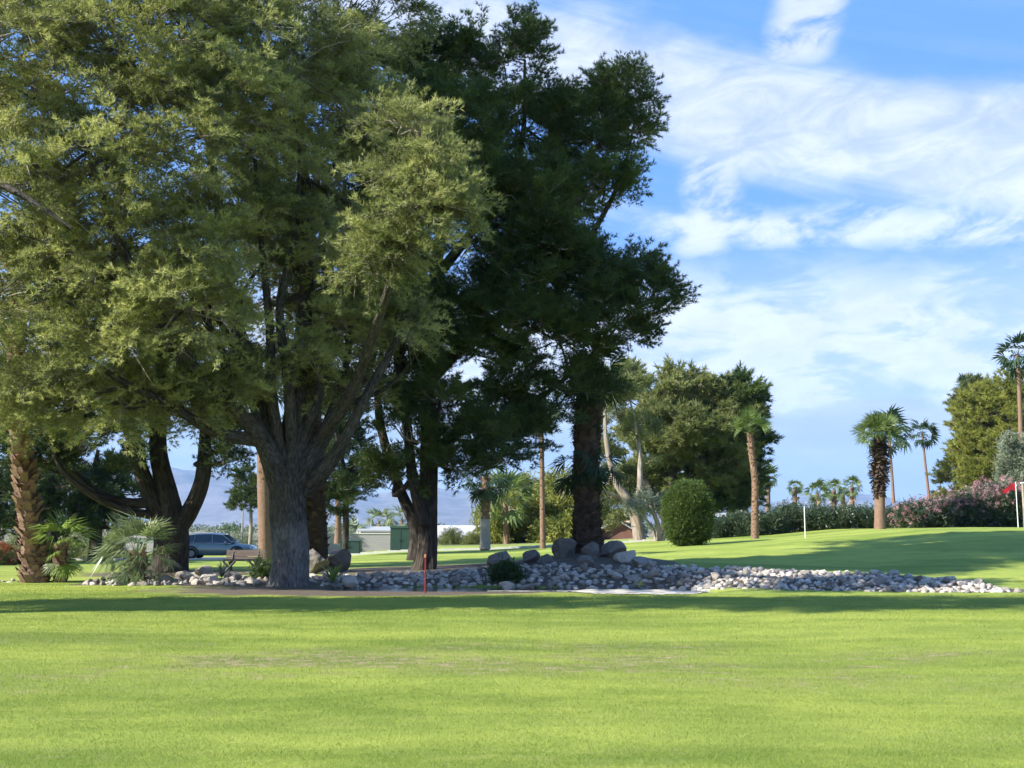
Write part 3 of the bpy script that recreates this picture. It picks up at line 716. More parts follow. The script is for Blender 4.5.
for (px, py, ty, Y, s, lab) in [(768, 520, 476, 100, 1.05, 'small far palm just right of the leaning brown palm'), (746, 520, 488, 105, 1.2, 'far palm half hidden behind the leaning brown palm, with a shaggy skirt'),
                           (795, 520, 487, 120, .9, 'smallest far palm left of the group of four over the hedge'), (817, 520, 493, 108, 1.25, 'bushy far palm over the hedge just right of the white post'),
                           (834, 520, 490, 112, 1.15, 'second far palm to the right of the white post'), (852, 520, 487, 118, 1.15, 'far palm over the hedge just left of the stout skirted palm'), (843, 520, 494, 125, .9, 'low far palm tucked between two taller far palms over the hedge'),
                           (637, 535, 515, 110, 1.0, 'far palm among the pale trunks near the brown house')]:
    palm(px, py, Y, (px, ty), 5, lab, crown=(26, s * .78, 80, -50), skirt=(12, .5 * s, ty + 2, ty + 10, .15), group='far palms over the hedge', far=True)
palm(507, 545, 88, (505, 500), 6, 'short green palm in front of the yellow-green trees', crown=(26, 1.9, 80, -50), boots=30, far=True)
palm(338, 540, 80, (338, 492), 7, 'short brown palm trunk over the pale wall', crown=None, boots=30)
for px, ty, Y, lab in [(379, 522, 120, 'small far palm above the pale wall left of the tall green cabinet'), (402, 520, 118, 'small far palm behind the top of the tall green cabinet'), (349, 536, 100, 'tiny palm behind the low green box')]:
    palm(px, 545, Y, (px, ty), 4, lab, crown=(20, 1.3, 70, -40), far=True, leaf='palm_leaf_grey')

# ------------------------------------------------------------------ mid-distance trees
def mid_tree(name, label, cat, base, trunk_paths, lobes, kind, leaf, bark, tb=.5, dens=3.0, per=9, cs=.7, ssc=1.7, group=None, up=.3, seg=12):
    b = P(*base); b[2] = min(b[2], zf(b[0], base[2])) if base[2] < 80 else zf(b[0], base[2]); o = tree_obj(name, b, label, cat, group)
    mb = MB(); L = []
    for k, (pts, rad) in enumerate(trunk_paths):
        pp = [P(*q) for q in pts]
        if k == 0: pp[0] = b - np.array([0, 0, .2])
        L.append(tube(mb, pp, rad, seg, 8 * (len(pp) - 1), rough=.04))
    mc = MB()
    for (px, py, Y, r) in lobes:
        c = P(px, py, Y); a = connect(mb, L, c, .15)
        fill_lobe(mc, kind, c, (r, r * .9, r * .82), int(5 + dens * r * r), per, cs, ssc, a, tb, up, base_r=.09)
    mb.build('trunk', M[bark], o, b); mc.build('crown', [M[leaf], M['twig']], o, b)
    return o
mid_tree('pine_tree', 'broad olive green pine behind the clipped round bush', 'tree', (662, 545, 78),
         [([(662, 545, 78), (668, 520, 78), (672, 480, 78), (680, 430, 78), (690, 395, 78)], [.5, .42, .35, .25, .1]), ([(666, 520, 78), (650, 490, 78), (640, 450, 78), (655, 410, 78)], [.3, .25, .2, .1]), ([(672, 500, 78), (700, 460, 78), (715, 430, 78)], [.3, .2, .1])],
         [(682, 394, 79, 1.7), (650, 398, 79, 1.7), (705, 408, 80, 1.8), (625, 392, 80, 1.4), (720, 425, 80, 2.2), (665, 430, 76, 2.2), (690, 440, 76, 2.2), (650, 450, 77, 1.8), (705, 465, 79, 2.4), (725, 475, 80, 2.0), (680, 485, 80, 2.2), (700, 505, 81, 2.0), (745, 500, 81, .9), (640, 490, 80, 1.7), (735, 450, 81, 1.8)], 'midpine', 'leaf_olive', 'bark_dark', .62, 4.2, 10)
mid_tree('pine_tree', 'darker pine with a ragged top right of the broad olive pine', 'tree', (730, 545, 80),
         [([(730, 545, 80), (732, 500, 80), (738, 450, 80), (742, 405, 80)], [.4, .3, .22, .08])],
         [(742, 398, 80, 1.1), (735, 412, 80, 1.4), (750, 410, 81, .9), (738, 440, 81, 1.8), (728, 470, 81, 2.0), (738, 490, 81, 1.5), (722, 500, 80, 1.6), (745, 465, 81, 1.2)], 'midpine', 'leaf_pine', 'bark_dark', .25)
mid_tree('eucalyptus_tree', 'pale leaning eucalyptus trunk with grey green leaves next to the brown house', 'tree', (641, 546, 68),
         [([(641, 546, 68), (636, 520, 68), (628, 500, 68), (615, 480, 68), (606, 440, 68), (605, 400, 68)], [.42, .34, .28, .2, .14, .06]), ([(634, 515, 68), (618, 498, 68), (600, 490, 67), (590, 480, 67)], [.16, .12, .08, .03]), ([(636, 520, 68), (640, 480, 68.5), (638, 440, 69), (630, 400, 69)], [.22, .18, .12, .05])],
         [(610, 385, 69, 1.5), (630, 385, 70, 1.5), (615, 415, 69, 1.4), (608, 450, 69, 1.0), (640, 430, 70, 1.3), (600, 500, 68, 1.0), (618, 495, 70, 1.1), (605, 478, 70, .9), (640, 470, 71, 1.1), (620, 520, 72, .7), (650, 505, 70, 1.2)], 'lance', 'leaf_olive', 'bark_pale', .45, 4.5, 8, .55, 1.1)
mid_tree('eucalyptus_tree', 'small pale multi-trunked tree touching the left of the clipped round bush', 'tree', (660, 546, 66),
         [([(660, 546, 66), (658, 525, 66), (650, 505, 66)], [.2, .15, .08]), ([(661, 545, 66), (667, 525, 66), (668, 505, 66)], [.16, .12, .06]), ([(657, 545, 66), (652, 528, 66.3), (640, 512, 66)], [.12, .1, .05])],
         [(655, 505, 67, 1.1), (640, 505, 66, .8), (672, 508, 66, .8)], 'lance', 'leaf_grey', 'bark_pale', .4, 5, 7, .5, 1.0)
for (px, top, w, Y, leaf, lab) in [(508, 492, 1.9, 92, 'leaf_yellow', 'round yellow-green tree right of the whitewashed palm'), (530, 478, 2.6, 96, 'leaf_olive', 'tall olive green tree behind the slim bare palm trunk'),
                                   (568, 470, 2.6, 92, 'leaf_yellow', 'bright yellow-green tree left of the dark shaggy palm'), (610, 498, 2.2, 98, 'leaf_grey', 'grey green tree rising behind the brown house'),
                                   (560, 515, 1.7, 88, 'leaf_yellow', 'low yellow-green shrub beside the end of the beige mobile home')]:
    m = (top + 545) / 2; r = w
    mid_tree('broadleaf_tree', lab, 'tree', (px, 546, Y), [([(px, 546, Y), (px + 2, 525, Y), (px - 1, (top + 530) / 2, Y)], [.25, .2, .1])],
             [(px, top + w * 10, Y, r), (px - w * 6, top + w * 17, Y, r * .85), (px + w * 7, top + w * 16, Y, r * .85), (px, top + w * 22, Y - 1, r * .8), (px + w * 4, min(535, top + w * 28), Y, r * .7), (px - w * 5, min(532, top + w * 27), Y, r * .7)], 'leaf', leaf, 'bark_pale', .6, 3.0, 7, .7, 1.3)
mid_tree('pine_tree', 'dark small pine with layered boughs behind the low green box', 'tree', (345, 550, 60), [([(345, 550, 60), (346, 510, 60), (344, 470, 60), (335, 430, 60)], [.18, .16, .13, .06])],
         [(345, 470, 60, 1.1), (335, 490, 60, 1.0), (352, 495, 60, .7), (340, 450, 61, 1.3), (330, 420, 61, 1.5), (330, 508, 60.5, .6)], 'pine', 'leaf_dark', 'bark_dark', .3, 7, 9, .5, 1.4)
mid_tree('pine_tree', 'small pine with flat boughs between the car and the reddish palm trunk', 'tree', (250, 545, 80), [([(250, 545, 80), (251, 520, 80), (250, 500, 80)], [.15, .13, .05])],
         [(250, 500, 80, 1.0), (244, 505, 80, .8), (256, 490, 80, 1.2), (252, 478, 80, 1.0)], 'midpine', 'leaf_dark', 'bark_pale', .6, 5, 7, .5, 1.0)
# dark trees at the far left
for (px, top, w, Y, lab) in [(50, 430, 3.0, 64, 'dark bushy tree behind the leaning palm trunk'), (95, 450, 2.4, 66, 'dark tree showing under the long low limb'), (-15, 440, 3, 60, 'dark tree cut by the left border of the picture')]:
    mid_tree('pine_tree', lab, 'tree', (px, 552, Y), [([(px, 552, Y), (px + 2, 520, Y), (px, 480, Y), (px + 3, 450, Y)], [.4, .32, .25, .1]), ([(px + 1, 520, Y), (px + 12, 490, Y), (px + 18, 460, Y)], [.2, .15, .07])],
             [(px, top + w * 12, Y, w * .8), (px - 22, top + w * 20, Y, w * .6), (px + 24, top + w * 18, Y, w * .6), (px + 5, top + w * 28, Y + 1, w * .55), (px - 15, top + w * 33, Y + 1, w * .4), (px + 20, top + w * 30, Y, w * .35)], 'midpine', 'leaf_dark', 'bark_dark', .4, 2.6, 8, .7, 1.2)
# round conifer and grey tree on the right
mid_tree('conifer_tree', 'big rounded yellow-green conifer behind the pink flowering oleanders', 'tree', (985, 530, 92), [([(985, 530, 92), (988, 480, 92), (990, 430, 92)], [.5, .4, .2])],
         [(1003, 408, 92, 2.0), (985, 415, 91, 2.1), (978, 432, 92, 1.8), (1010, 425, 90, 2.8), (975, 455, 91, 2.5), (962, 472, 92, 1.4), (1000, 460, 89, 2.8), (965, 485, 90, 2.1), (1030, 420, 92, 2.8), (1035, 460, 91, 2.8), (955, 492, 92, 1.1), (970, 450, 92, 1.5), (978, 415, 92, 1.4), (1010, 395, 92, 1.8), (975, 500, 90, 1.6), (985, 490, 89, 2), (978, 402, 93, 1.1)], 'midpine', 'leaf_yellow', 'bark_dark', .62, 3.6, 9, .75, 1.2)
mid_tree('conifer_tree', 'dark slim conifer at the left shoulder of the rounded conifer', 'tree', (962, 530, 98), [([(962, 530, 98), (963, 480, 98), (965, 400, 98)], [.4, .3, .1])],
         [(972, 402, 98, 1.2), (970, 414, 98, 1.3), (968, 432, 98, 1.2), (975, 394, 98, .9), (966, 447, 98, 1.0)], 'midpine', 'leaf_olive', 'bark_dark', .3, 5, 8, .6, 1.2)
mid_tree('olive_tree', 'pale grey green tree at the picture edge above the red flag', 'tree', (1022, 530, 74), [([(1022, 530, 74), (1021, 500, 74), (1018, 470, 74)], [.25, .2, .1])],
         [(1018, 452, 74, 1.5), (1010, 472, 74, 1.1), (1030, 465, 74, 1.6), (1018, 486, 73.5, 1.0)], 'lance', 'leaf_grey', 'bark_pale', .5, 7, 9, .5, 1.0)

# clipped bush
XBu = XP(687, 52); bBu = np.array([XBu, 52, zf(XBu, 52)])
Bu = tree_obj('bush', bBu, 'tall rounded clipped green bush standing alone on the lawn', 'bush')
mb = MB()
for k in range(7):
    a = k * .9; tube(mb, [bBu, bBu + [math.cos(a) * .3, math.sin(a) * .3, .8], bBu + [math.cos(a) * .7, math.sin(a) * .7, 1.9]], [.06, .05, .02], 6, 8)
mb.build('stem', M['bark_dark'], Bu, bBu)
mc = MB(); n = 5200; d = rand_dirs(n); rr = rng.uniform(.72, 1.04, n) ** .6
rad = np.array([1.0, 1.0, 1.38]); cen = bBu + [0, 0, 1.4]
bump_ = 1 + .10 * np.maximum(0, d[:, 2]) * np.sin(d[:, 0] * 11 + d[:, 1] * 8) + .06 * np.sin(d[:, 0] * 7 + 1) * np.sin(d[:, 2] * 6) + .05 * np.sin(d[:, 1] * 9 + d[:, 2] * 4)
shape = np.sign(d) * np.abs(d) ** .9; shape[:, :2] *= (1 + .06 * np.clip(d[:, 2:3], -1, 1))
pos = cen + shape * rad * (rr * bump_)[:, None]; pos[:, 2] = np.maximum(pos[:, 2], bBu[2] + .05)
place_sprays(mc, 'smallleaf', pos, unit(d + [0, 0, .4]), rng.uniform(.6, 1.1, n), rng.uniform(.2, .9, n))
d = rand_dirs(260); d[:, 2] = np.abs(d[:, 2]) * 1.3 + .1; d = unit(d)
place_sprays(mc, 'smallleaf', cen + d * rad * rng.uniform(1.0, 1.17, 260)[:, None], unit(d * .4 + [0, 0, 1]), rng.uniform(.35, .7, 260), rng.uniform(.6, 1, 260))
mc.build('foliage', [M['leaf_bush'], M['twig']], Bu, bBu)

# oleander hedges: each shrub its own thing
def oleander(px, Y, h, w, label, flower=0, dens=1.0, group='oleander shrubs along the edge of the green', leaf='leaf_hedge', fl='flower_pink', red=0):
    X = XP(px, Y); b = np.array([X, Y, zf(X, Y)]); o = tree_obj('oleander_shrub', b, label, 'shrub', group)
    mb = MB(); mc = MB(); mf = MB(); tips = []
    for k in range(int(16 * dens)):
        a = rng.uniform(0, 6.3); rr = w * rng.uniform(.2, 1) * .5; t = b + [math.cos(a) * rr, math.sin(a) * rr * .8, h * rng.uniform(.7, 1.0) * (1 - .25 * (rr / w) ** 2)]
        s0 = b + [math.cos(a) * .2, math.sin(a) * .2, -.1]; m = (s0 + t) / 2 + [math.cos(a) * .15, math.sin(a) * .15, .2]
        tube(mb, [s0, m, t], [.035, .028, .012], 5, 7)
        q = curve([s0, m, t], 8)[2 if not flower else 1:]; tips.append(t)
        for c in q:
            n = 5 if not flower else 7; off = rng.normal(size=(n, 3)) * .2
            place_sprays(mc, 'lance', c + off, unit(off + [0, 0, .5]), rng.uniform(.8, 1.3, n) * .75, rng.uniform(0, 1, n))
    mb.build('stem', M['bark_pale'], o, b); mc.build('foliage', [M[leaf], M['twig']], o, b)
    if flower:
        for t in tips:
            n = int(flower); off = rng.normal(size=(n, 3)) * [.32, .32, .28]
            place_sprays(mf, 'smallleaf', t + off, unit(off), rng.uniform(.35, .65, n), rng.uniform(0, 1, n))
        mf.build('blossom', [M[fl], M[fl]], o, b)
    return o
desc = ['first dark oleander, just right of the clipped bush', 'dark oleander left of the leaning brown palm', 'dark oleander behind the foot of the leaning brown palm', 'dark oleander midway between the leaning palm and the white post', 'tallest dark oleander, close left of the white post', 'dark oleander close right of the white post',
        'dense low dark oleander right of the white post', 'open oleander showing bright gaps, beyond the dense low one', 'open oleander left of the stout skirted palm', 'pale open oleander behind the stout skirted palm', 'pale open oleander right of the stout skirted palm']
pxs_ = [716, 734, 752, 769, 788, 806, 824, 843, 861, 888, 904]; hs = [.9, 1.1, 1.0, 1.15, 1.45, 1.1, .9, 1.05, .9, .85, .8]
for p_, h_, d_ in zip(pxs_, hs, desc):
    oleander(p_, 64 + rng.uniform(-.5, .5), h_, 1.7, d_, dens=.65, flower=1 if p_ > 880 else 0)
desc2 = ['palest pink flowering oleander at the low end of the pink row', 'pink oleander second from the low end of the pink row', 'pink oleander in the middle of the pink row', 'tall pink oleander left of the red flag', 'tallest pink oleander just behind the red flag', 'pink oleander at the picture edge']
for k, (p_, h_) in enumerate(zip([916, 935, 955, 975, 993, 1011], [1.0, 1.2, 1.5, 1.85, 2.2, 2.2])):
    oleander(p_, 62 + rng.uniform(-.4, .4), h_, 2.2, desc2[k], flower=14, dens=1.5, group='pink oleanders by the red flag')

# ------------------------------------------------------------------ rocks
M['rock'] = material('rock', lambda: mix((noise(objco(), 2.2, 6, .7) * .6 + objrand() * .65 - .1).clamp(), (.15, .13, .105), (.72, .65, .55)), .9, .15, lambda: noise(objco(), 5, 6, .7), .08)
M['rock_brown'] = material('rock_brown', lambda: mix((noise(objco(), 1.6, 6, .7) * .7 + objrand() * .3).clamp(), (.075, .068, .06), (.29, .265, .235)), .9, .15, lambda: noise(objco(), 4, 6, .7), .1)
rock_me = []
def rock_mesh(seed, sub, flat, mat):
    bm = bmesh.new(); bmesh.ops.create_icosphere(bm, subdivisions=sub, radius=1)
    rs = np.random.default_rng(seed); planes = [(unit(rs.normal(size=3)), rs.uniform(.5, .82)) for _ in range(12)]
    for v in bm.verts:
        p = np.array(v.co)
        for nrm, dd in planes:
            e = p @ nrm - dd
            if e > 0: p = p - nrm * e * .96
        n = mnoise.fractal(Vector(p * 1.7 + seed), 1.0, 2.0, 4)
        p = p * (1 + .10 * n); v.co = Vector((p[0], p[1] * .85, p[2] * flat))
    me = bpy.data.meshes.new('rock'); bm.to_mesh(me); bm.free(); me.materials.append(mat)
    for p in me.polygons: p.use_smooth = False
    return me
RM = [rock_mesh(s, 3, .68, M['rock']) for s in range(10)]
RL = [rock_mesh(s + 20, 2, .68, M['rock']) for s in range(10)]
BM_ = [rock_mesh(s + 40, 4, .8, M['rock_brown']) for s in range(6)]
# candidate positions on the bank
cand = []
def jit_rows(x0, x1, ylo, yhi, sp, big=1.0, gap=0):
    x = x0
    while x < x1:
        y = ylo(x)
        while y < yhi(x):
            xx = x + rng.uniform(-.5, .5) * sp; yy = y + rng.uniform(-.4, .4) * sp
            if rng.uniform() > gap: cand.append((xx, yy, sp * rng.uniform(.36, .75) * big * (1.7 if rng.uniform() < .1 else 1)))
            y += sp * .8
        x += sp
jit_rows(-11.8, -6.6, lambda x: 30.4 + .2 * math.sin(x * 2), lambda x: 32.5 + .3 * math.sin(x), .30, .95, .10)
yb0 = lambda x: float(np.interp(x, BX, BY0)); yb1 = lambda x: float(np.interp(x, BX, BY1))
jit_rows(-6.6, 4.0, lambda x: yb0(x) - .12, lambda x: yb1(x) + .1, .255, 1.0)
jit_rows(4.0, 12.3, lambda x: yb0(x) - .12, lambda x: yb1(x) + .12, .185, 1.1)
jit_rows(-15.2, -13.6, lambda x: 32, lambda x: 32.9, .3, .8, .3)
cand = np.array(cand); ex_ = (np.abs(cand[:, 0] - bA[0]) < .85) & (np.abs(cand[:, 1] - 29.9) < .85); cand = cand[~ex_]
order = np.argsort(-(cand[:, 2] / cand[:, 1])); indiv = order[:285]; rest = order[285:]
def rock_label(x):
    if x < -11.5: return 'small pale rock at the foot of the leaning palm'
    if x < -5.2: return 'pale loose rock in the sunny border between low palm and thick grey trunk'
    if x < 4.0: return 'grey rock in the shaded stone bank above the pond'
    return 'whitish cobble in the stone bank that tapers off across the lawn'
for q in indiv:
    x, y, s = cand[q]; me = RM[rng.integers(10)]
    o = link('rock', me); o.location = (x, y, zf(x, y) + s * rng.uniform(-.12, .28)); o.rotation_euler = (rng.uniform(-.5, .5), rng.uniform(-.5, .5), rng.uniform(0, 6.3))
    o.scale = (s * rng.uniform(.8, 1.25) * .75, s * rng.uniform(.7, 1) * .75, s * .8)
    tag(o, rock_label(x), 'rock', rock_label(x).replace('rock at', 'rocks at').replace('loose rock', 'loose rocks').replace('grey rock', 'grey rocks').replace('cobble', 'cobbles'))
co_t = [np.array([v.co[:] for v in me.vertices]) for me in RL]; fa_t = [np.array([p.vertices[:] for p in me.polygons]) for me in RL]
mb = MB()
for q in rest:
    x, y, s = cand[q]; k = rng.integers(10); a = rng.uniform(0, 6.3); ca, sa = math.cos(a), math.sin(a)
    Vv = co_t[k] @ np.array([[ca, -sa, 0], [sa, ca, 0], [0, 0, 1]]).T * [s * .8, s * .7, s * .8] + [x, y, zf(x, y) + s * rng.uniform(-.15, .2)]
    mb.add(Vv, fa_t[k], rng.uniform(), 0, True)
M['rock_small'] = material('rock_small', lambda: mix((noise(geopos(), 5, 6, .7) * .6 + attr('tint') * .65 - .1).clamp(), (.15, .13, .105), (.72, .65, .55)), .9, .15, lambda: noise(geopos(), 14, 6, .7), .03)
tag(mb.build('cobbles', M['rock_small']), 'small grey and whitish cobbles filling the stone bank', 'cobbles', kind='stuff')
# boulders: px, py(centre), Y, radius m, label
for (px, py, Y, r, mat, lab) in [
    (316, 558, 34, .75, 1, 'big pale boulder touching the right side of the thick grey trunk'), (337, 557, 35, .85, 1, 'wide brown boulder right of the big pale boulder by the trunk'),
    (351, 577, 30.2, .33, 0, 'white sunlit rock standing out of the shaded bank near the spiky plant'), (501, 562, 33.0, .62, 1, 'rounded grey boulder above the dark shrub on the bank'),
    (530, 562, 34.0, .52, 1, 'dark boulder between the rounded grey one and the boulder mound'), (565, 560, 35.0, .72, 1, 'left boulder of the mound around the dark shaggy palm'),
    (590, 562, 34.2, .62, 1, 'boulder right in front of the dark shaggy palm trunk'), (612, 562, 34.6, .66, 1, 'right boulder of the mound around the dark shaggy palm'),
    (588, 573, 32.0, .42, 1, 'smooth boulder below the dark shaggy palm near the waterline'), (626, 566, 33.2, .5, 0, 'grey boulder where the mound meets the cobble bank'), (545, 568, 33.5, .4, 1, 'small brown boulder in the dark hollow left of the mound'),
    (206, 570, 33.0, .38, 0, 'pointed pale boulder near the middle of the sunny rock border'), (211, 579, 31.0, .36, 0, 'round white boulder in front of the pointed pale one'), (183, 576, 32.0, .36, 0, 'flat tan boulder under the dark multi-stemmed tree'), (166, 578, 31.8, .30, 0, 'low tan boulder next to the low grey palm'),
    (231, 577, 31.6, .34, 0, 'grey boulder in the sunny border left of the picnic bench'), (196, 574, 33.0, .30, 0, 'tan boulder between the flat one and the pointed one'), (508, 586, 29.3, .3, 0, 'wedge shaped rock at the waterline below the dark shrub'), (526, 586, 29.3, .32, 0, 'flat pale rock at the waterline right of the wedge shaped one'),
    (640, 572, 32.0, .42, 0, 'pale block at the high end of the cobble bank')]:
    c = P(px, py, Y); o = link('boulder', (BM_ if mat else RM)[rng.integers(6)]); zz = max(zf(c[0], Y) + r * .28, min(c[2] - r * .15, zf(c[0], Y) + r * .6))
    o.location = (c[0], Y, zz); r *= .86 if mat else 1; o.scale = (r, r * .85, r * .8); o.rotation_euler = (rng.uniform(-.2, .2), rng.uniform(-.2, .2), rng.uniform(0, 6.3)); tag(o, lab, 'boulder')

# plants in the rocks
def tuft(px, py, Y, n, L, leaf, label, name='agave_plant', cat='plant', wd=.05):
    c = P(px, py, Y); c[2] = zf(c[0], Y) + .1; mb = MB(); T = []
    for k in range(n):
        a = rng.uniform(0, 6.3); e = R(rng.uniform(15, 80)); d = np.array([math.cos(a) * math.cos(e), math.sin(a) * math.cos(e), math.sin(e)]); l = L * rng.uniform(.6, 1.1)
        s = unit(np.cross(d, [0, 0, 1])) * wd * .5; m = c + d * l * .55 + [0, 0, .06]; t = c + d * l - [0, 0, .1 * l]
        T += [[c - s * .6, c + s * .6, m + s], [c - s * .6, m + s, m - s], [m - s, m + s, t]]
    mb.tris(T, np.repeat(rng.uniform(0, 1, n), 3)); return tag(mb.build(name, M[leaf], origin=c), label, cat)
tuft(333, 574, 30.4, 26, .75, 'palm_leaf_young', 'small spiky yellow-green plant in the rocks right of the thick grey trunk', wd=.07)
tuft(222, 568, 32.3, 60, .6, 'leaf_grey', 'thin pale grass clump in the rocks under the bench', 'grass_clump', wd=.02)
tuft(262, 570, 31.5, 60, .45, 'leaf_bush', 'leafy green clump touching the left side of the thick grey trunk', 'grass_clump', wd=.04)
tuft(640, 592, 27.1, 20, .3, 'leaf_dark', 'few dark reeds in front of the pale pond edge', 'reed_clump', wd=.012)
def small_shrub(px, Y, r, leaf, label, n=220, fl=None):
    X = XP(px, Y); b = np.array([X, Y, zf(X, Y)]); o = tree_obj('shrub', b, label, 'shrub'); mb = MB(); mc = MB()
    for k in range(6): a = k; tube(mb, [b, b + [math.cos(a) * r * .5, math.sin(a) * r * .5, r * .9]], [.02, .008], 5, 4)
    d = rand_dirs(n); d[:, 2] = np.abs(d[:, 2]); pos = b + d * rng.uniform(.4, 1, n)[:, None] * [r, r, r * 1.1]
    place_sprays(mc, 'smallleaf', pos, d, rng.uniform(.5, 1, n), rng.uniform(0, 1, n))
    mb.build('stem', M['bark_dark'], o, b); mc.build('foliage', [M[leaf], M['twig']], o, b)
    if fl:
        mf = MB(); d = rand_dirs(n // 2); d[:, 2] = np.abs(d[:, 2]); place_sprays(mf, 'smallleaf', b + d * [r, r, r * 1.15], d, rng.uniform(.4, .7, n // 2), rng.uniform(0, 1, n // 2))
        mf.build('blossom', [M[fl], M[fl]], o, b)
    return o
small_shrub(506, 31.0, .42, 'leaf_dark', 'dark green shrub on the bank in front of the rounded grey boulder', 260)
small_shrub(268, 33.0, .38, 'leaf_dark', 'dark green shrub behind the rocks beside the picnic bench', 120)
small_shrub(4, 50, .9, 'leaf_bush', 'shrub covered with red flowers at the left picture edge', 200, 'flower_red')
for (px, Y, r, lab) in [(452, 92, 1.3, 'grey green bush in front of the white gable roof'), (110, 70, 1.6, 'grey green bush under the long low limb'), (75, 72, 1.6, 'bush far behind the low bright green palm'), (30, 74, 1.8, 'bush far behind the foot of the leaning palm'), (472, 90, .9, 'low dark bush in front of the white roof'), (245, 85, 1.6, 'pale green bush over the hood of the car')]:
    small_shrub(px, Y, r, 'leaf_olive' if px != 245 else 'leaf_grey', lab, 420)

# ------------------------------------------------------------------ far vegetation of the town: countless, one mass
mb = MB()
for k in range(420):
    Y = rng.uniform(180, 900); X = rng.uniform(-.62, .62) * Y; h = rng.uniform(1.6, 4.2) * (1 if Y < 500 else 1.4); c = np.array([X, Y, zf(X, Y) + h * .4]); n = 150
    d = rand_dirs(n); pos = c + d * rng.uniform(.5, 1, n)[:, None] * [h * 1.0, h * .8, h * .5]; q = rand_dirs(n); w = unit(np.cross(q, d)) * h * .06
    mb.tris(np.stack([pos - w, pos + w, pos + q * h * .16], 1), np.full(n, rng.uniform()))
tag(mb.build('treeline', M['leaf_dark']), 'far off low belt of trees of the town', 'treeline', kind='stuff')

# ------------------------------------------------------------------ buildings
M['wall_white'] = material('wall_white', lambda: mix(noise(geopos(), 1, 5, .6), (.62, .61, .58), (.78, .77, .74)), .7)
M['wall_beige'] = material('wall_beige', lambda: mix(noise(geopos(), 1, 5, .6), (.42, .38, .31), (.55, .5, .42)), .8)
M['wall_brown'] = material('wall_brown', lambda: mix(noise(geopos(), 2, 5, .6), (.15, .075, .055), (.24, .13, .10)), .8)
M['wall_grey'] = material('wall_grey', lambda: mix(noise(vscale(geopos(), 1, 1, 6), 1.5, 5, .6), (.33, .315, .30), (.45, .43, .41)), .85, .2, lambda: E.m('FRACT', sep(geopos())[2] * 5.0), .03)
M['roof_white'] = material('roof_white', lambda: mix(noise(geopos(), .6, 5, .6), (.40, .40, .39), (.58, .58, .57)), .6)
M['roof_grey'] = material('roof_grey', lambda: mix(noise(geopos(), 1.2, 5, .6), (.25, .26, .26), (.4, .41, .4)), .8)
M['glass'] = material('glass', (.03, .04, .05), .08, .6)
M['trim'] = material('trim', (.7, .7, .68), .5)
def house(name, px0, px1, Y, hw, pitch, depth, wall, roof, label, nwin=3, units=0, rz=0):
    x0, x1 = XP(px0, Y), XP(px1, Y); L_ = x1 - x0; cx = (x0 + x1) / 2; z = min(zf(cx, Y), P(512, 549, Y)[2]); o = empty(name, (cx, Y + depth / 2, z), label, 'house', None, rz)
    mb = MB(); box(mb, (0, 0, hw / 2 - .1), (L_, depth, hw + .2))
    if roof[1] == 'side':                    # ridge along x
        pass
    else:
        prism(mb, [(-L_ / 2, hw - .01), (L_ / 2, hw - .01), (0, hw + pitch - .06)], -depth / 2 + .05, depth / 2 - .05)
    mb.build('wall', M[wall], o)
    mr = MB(); ov = .35; t = .12
    if roof[1] == 'side':
        a = depth / 2 + ov
        for sgn in (-1, 1):
            V = [(-L_ / 2 - ov, sgn * a, hw - pitch * ov / (depth / 2)), (L_ / 2 + ov, sgn * a, hw - pitch * ov / (depth / 2)), (L_ / 2 + ov, 0, hw + pitch), (-L_ / 2 - ov, 0, hw + pitch)]
            V += [(x, y, zz + t) for x, y, zz in V]
            mr.add(V, [[0, 1, 2, 3], [4, 7, 6, 5], [0, 4, 5, 1], [1, 5, 6, 2], [3, 2, 6, 7], [0, 3, 7, 4]], .5, 0, False)
        prism(mb2 := MB(), [(0, 0)] * 3, 0, 0)
        mg = MB()
        for sgn in (-1, 1):
            xx = sgn * (L_ / 2 - .02); mg.add([(xx, -depth / 2, hw), (xx, depth / 2, hw), (xx, 0, hw + pitch)], [[0, 1, 2]], .5, 0, False)
        mg.build('gable', M[wall], o)
    else:
        a = L_ / 2 + ov
        for sgn in (-1, 1):
            V = [(sgn * a, -depth / 2 - ov, hw - pitch * ov / (L_ / 2)), (sgn * a, depth / 2 + ov, hw - pitch * ov / (L_ / 2)), (0, depth / 2 + ov, hw + pitch), (0, -depth / 2 - ov, hw + pitch)]
            V += [(x, y, zz + t) for x, y, zz in V]
            mr.add(V, [[0, 1, 2, 3], [4, 7, 6, 5], [0, 4, 5, 1], [1, 5, 6, 2], [3, 2, 6, 7], [0, 3, 7, 4]], .5, 0, False)
    r_ = mr.build('roof', M[roof[0]], o)
    for k in range(units):
        mu = MB(); box(mu, (-L_ * .3 + k * L_ * .35, -.4, hw + pitch + .15), (.5, .5, .35)); mu.build('roof_vent', M['wall_white'], r_)
    for k in range(nwin):
        wx = -L_ / 2 + L_ * (k + .5) / nwin; fr = MB()
        for (cx_, cz_, sx_, sz_) in ((0, .5, 1.3, .08), (0, -.5, 1.3, .08), (-.62, 0, .08, 1.0), (.62, 0, .08, 1.0)):
            box(fr, (wx + cx_, -depth / 2 - .03, hw * .58 + cz_), (sx_, .06, sz_))
        w_ = fr.build('window', M['trim'], o); pn = MB(); box(pn, (wx, -depth / 2 - .012, hw * .58), (1.16, .02, .92)); pn.build('pane', M['glass'], w_)
    return o
house('mobile_home', 432, 484, 100, .9, 1.1, 9, 'wall_white', ('roof_white', 'side'), 'white mobile home with low white roof left of the whitewashed palm', 1)
house('mobile_home', 486, 533, 94, .9, .8, 7, 'wall_white', ('roof_white', 'side'), 'long white mobile home with low roof right of the whitewashed palm', 1)
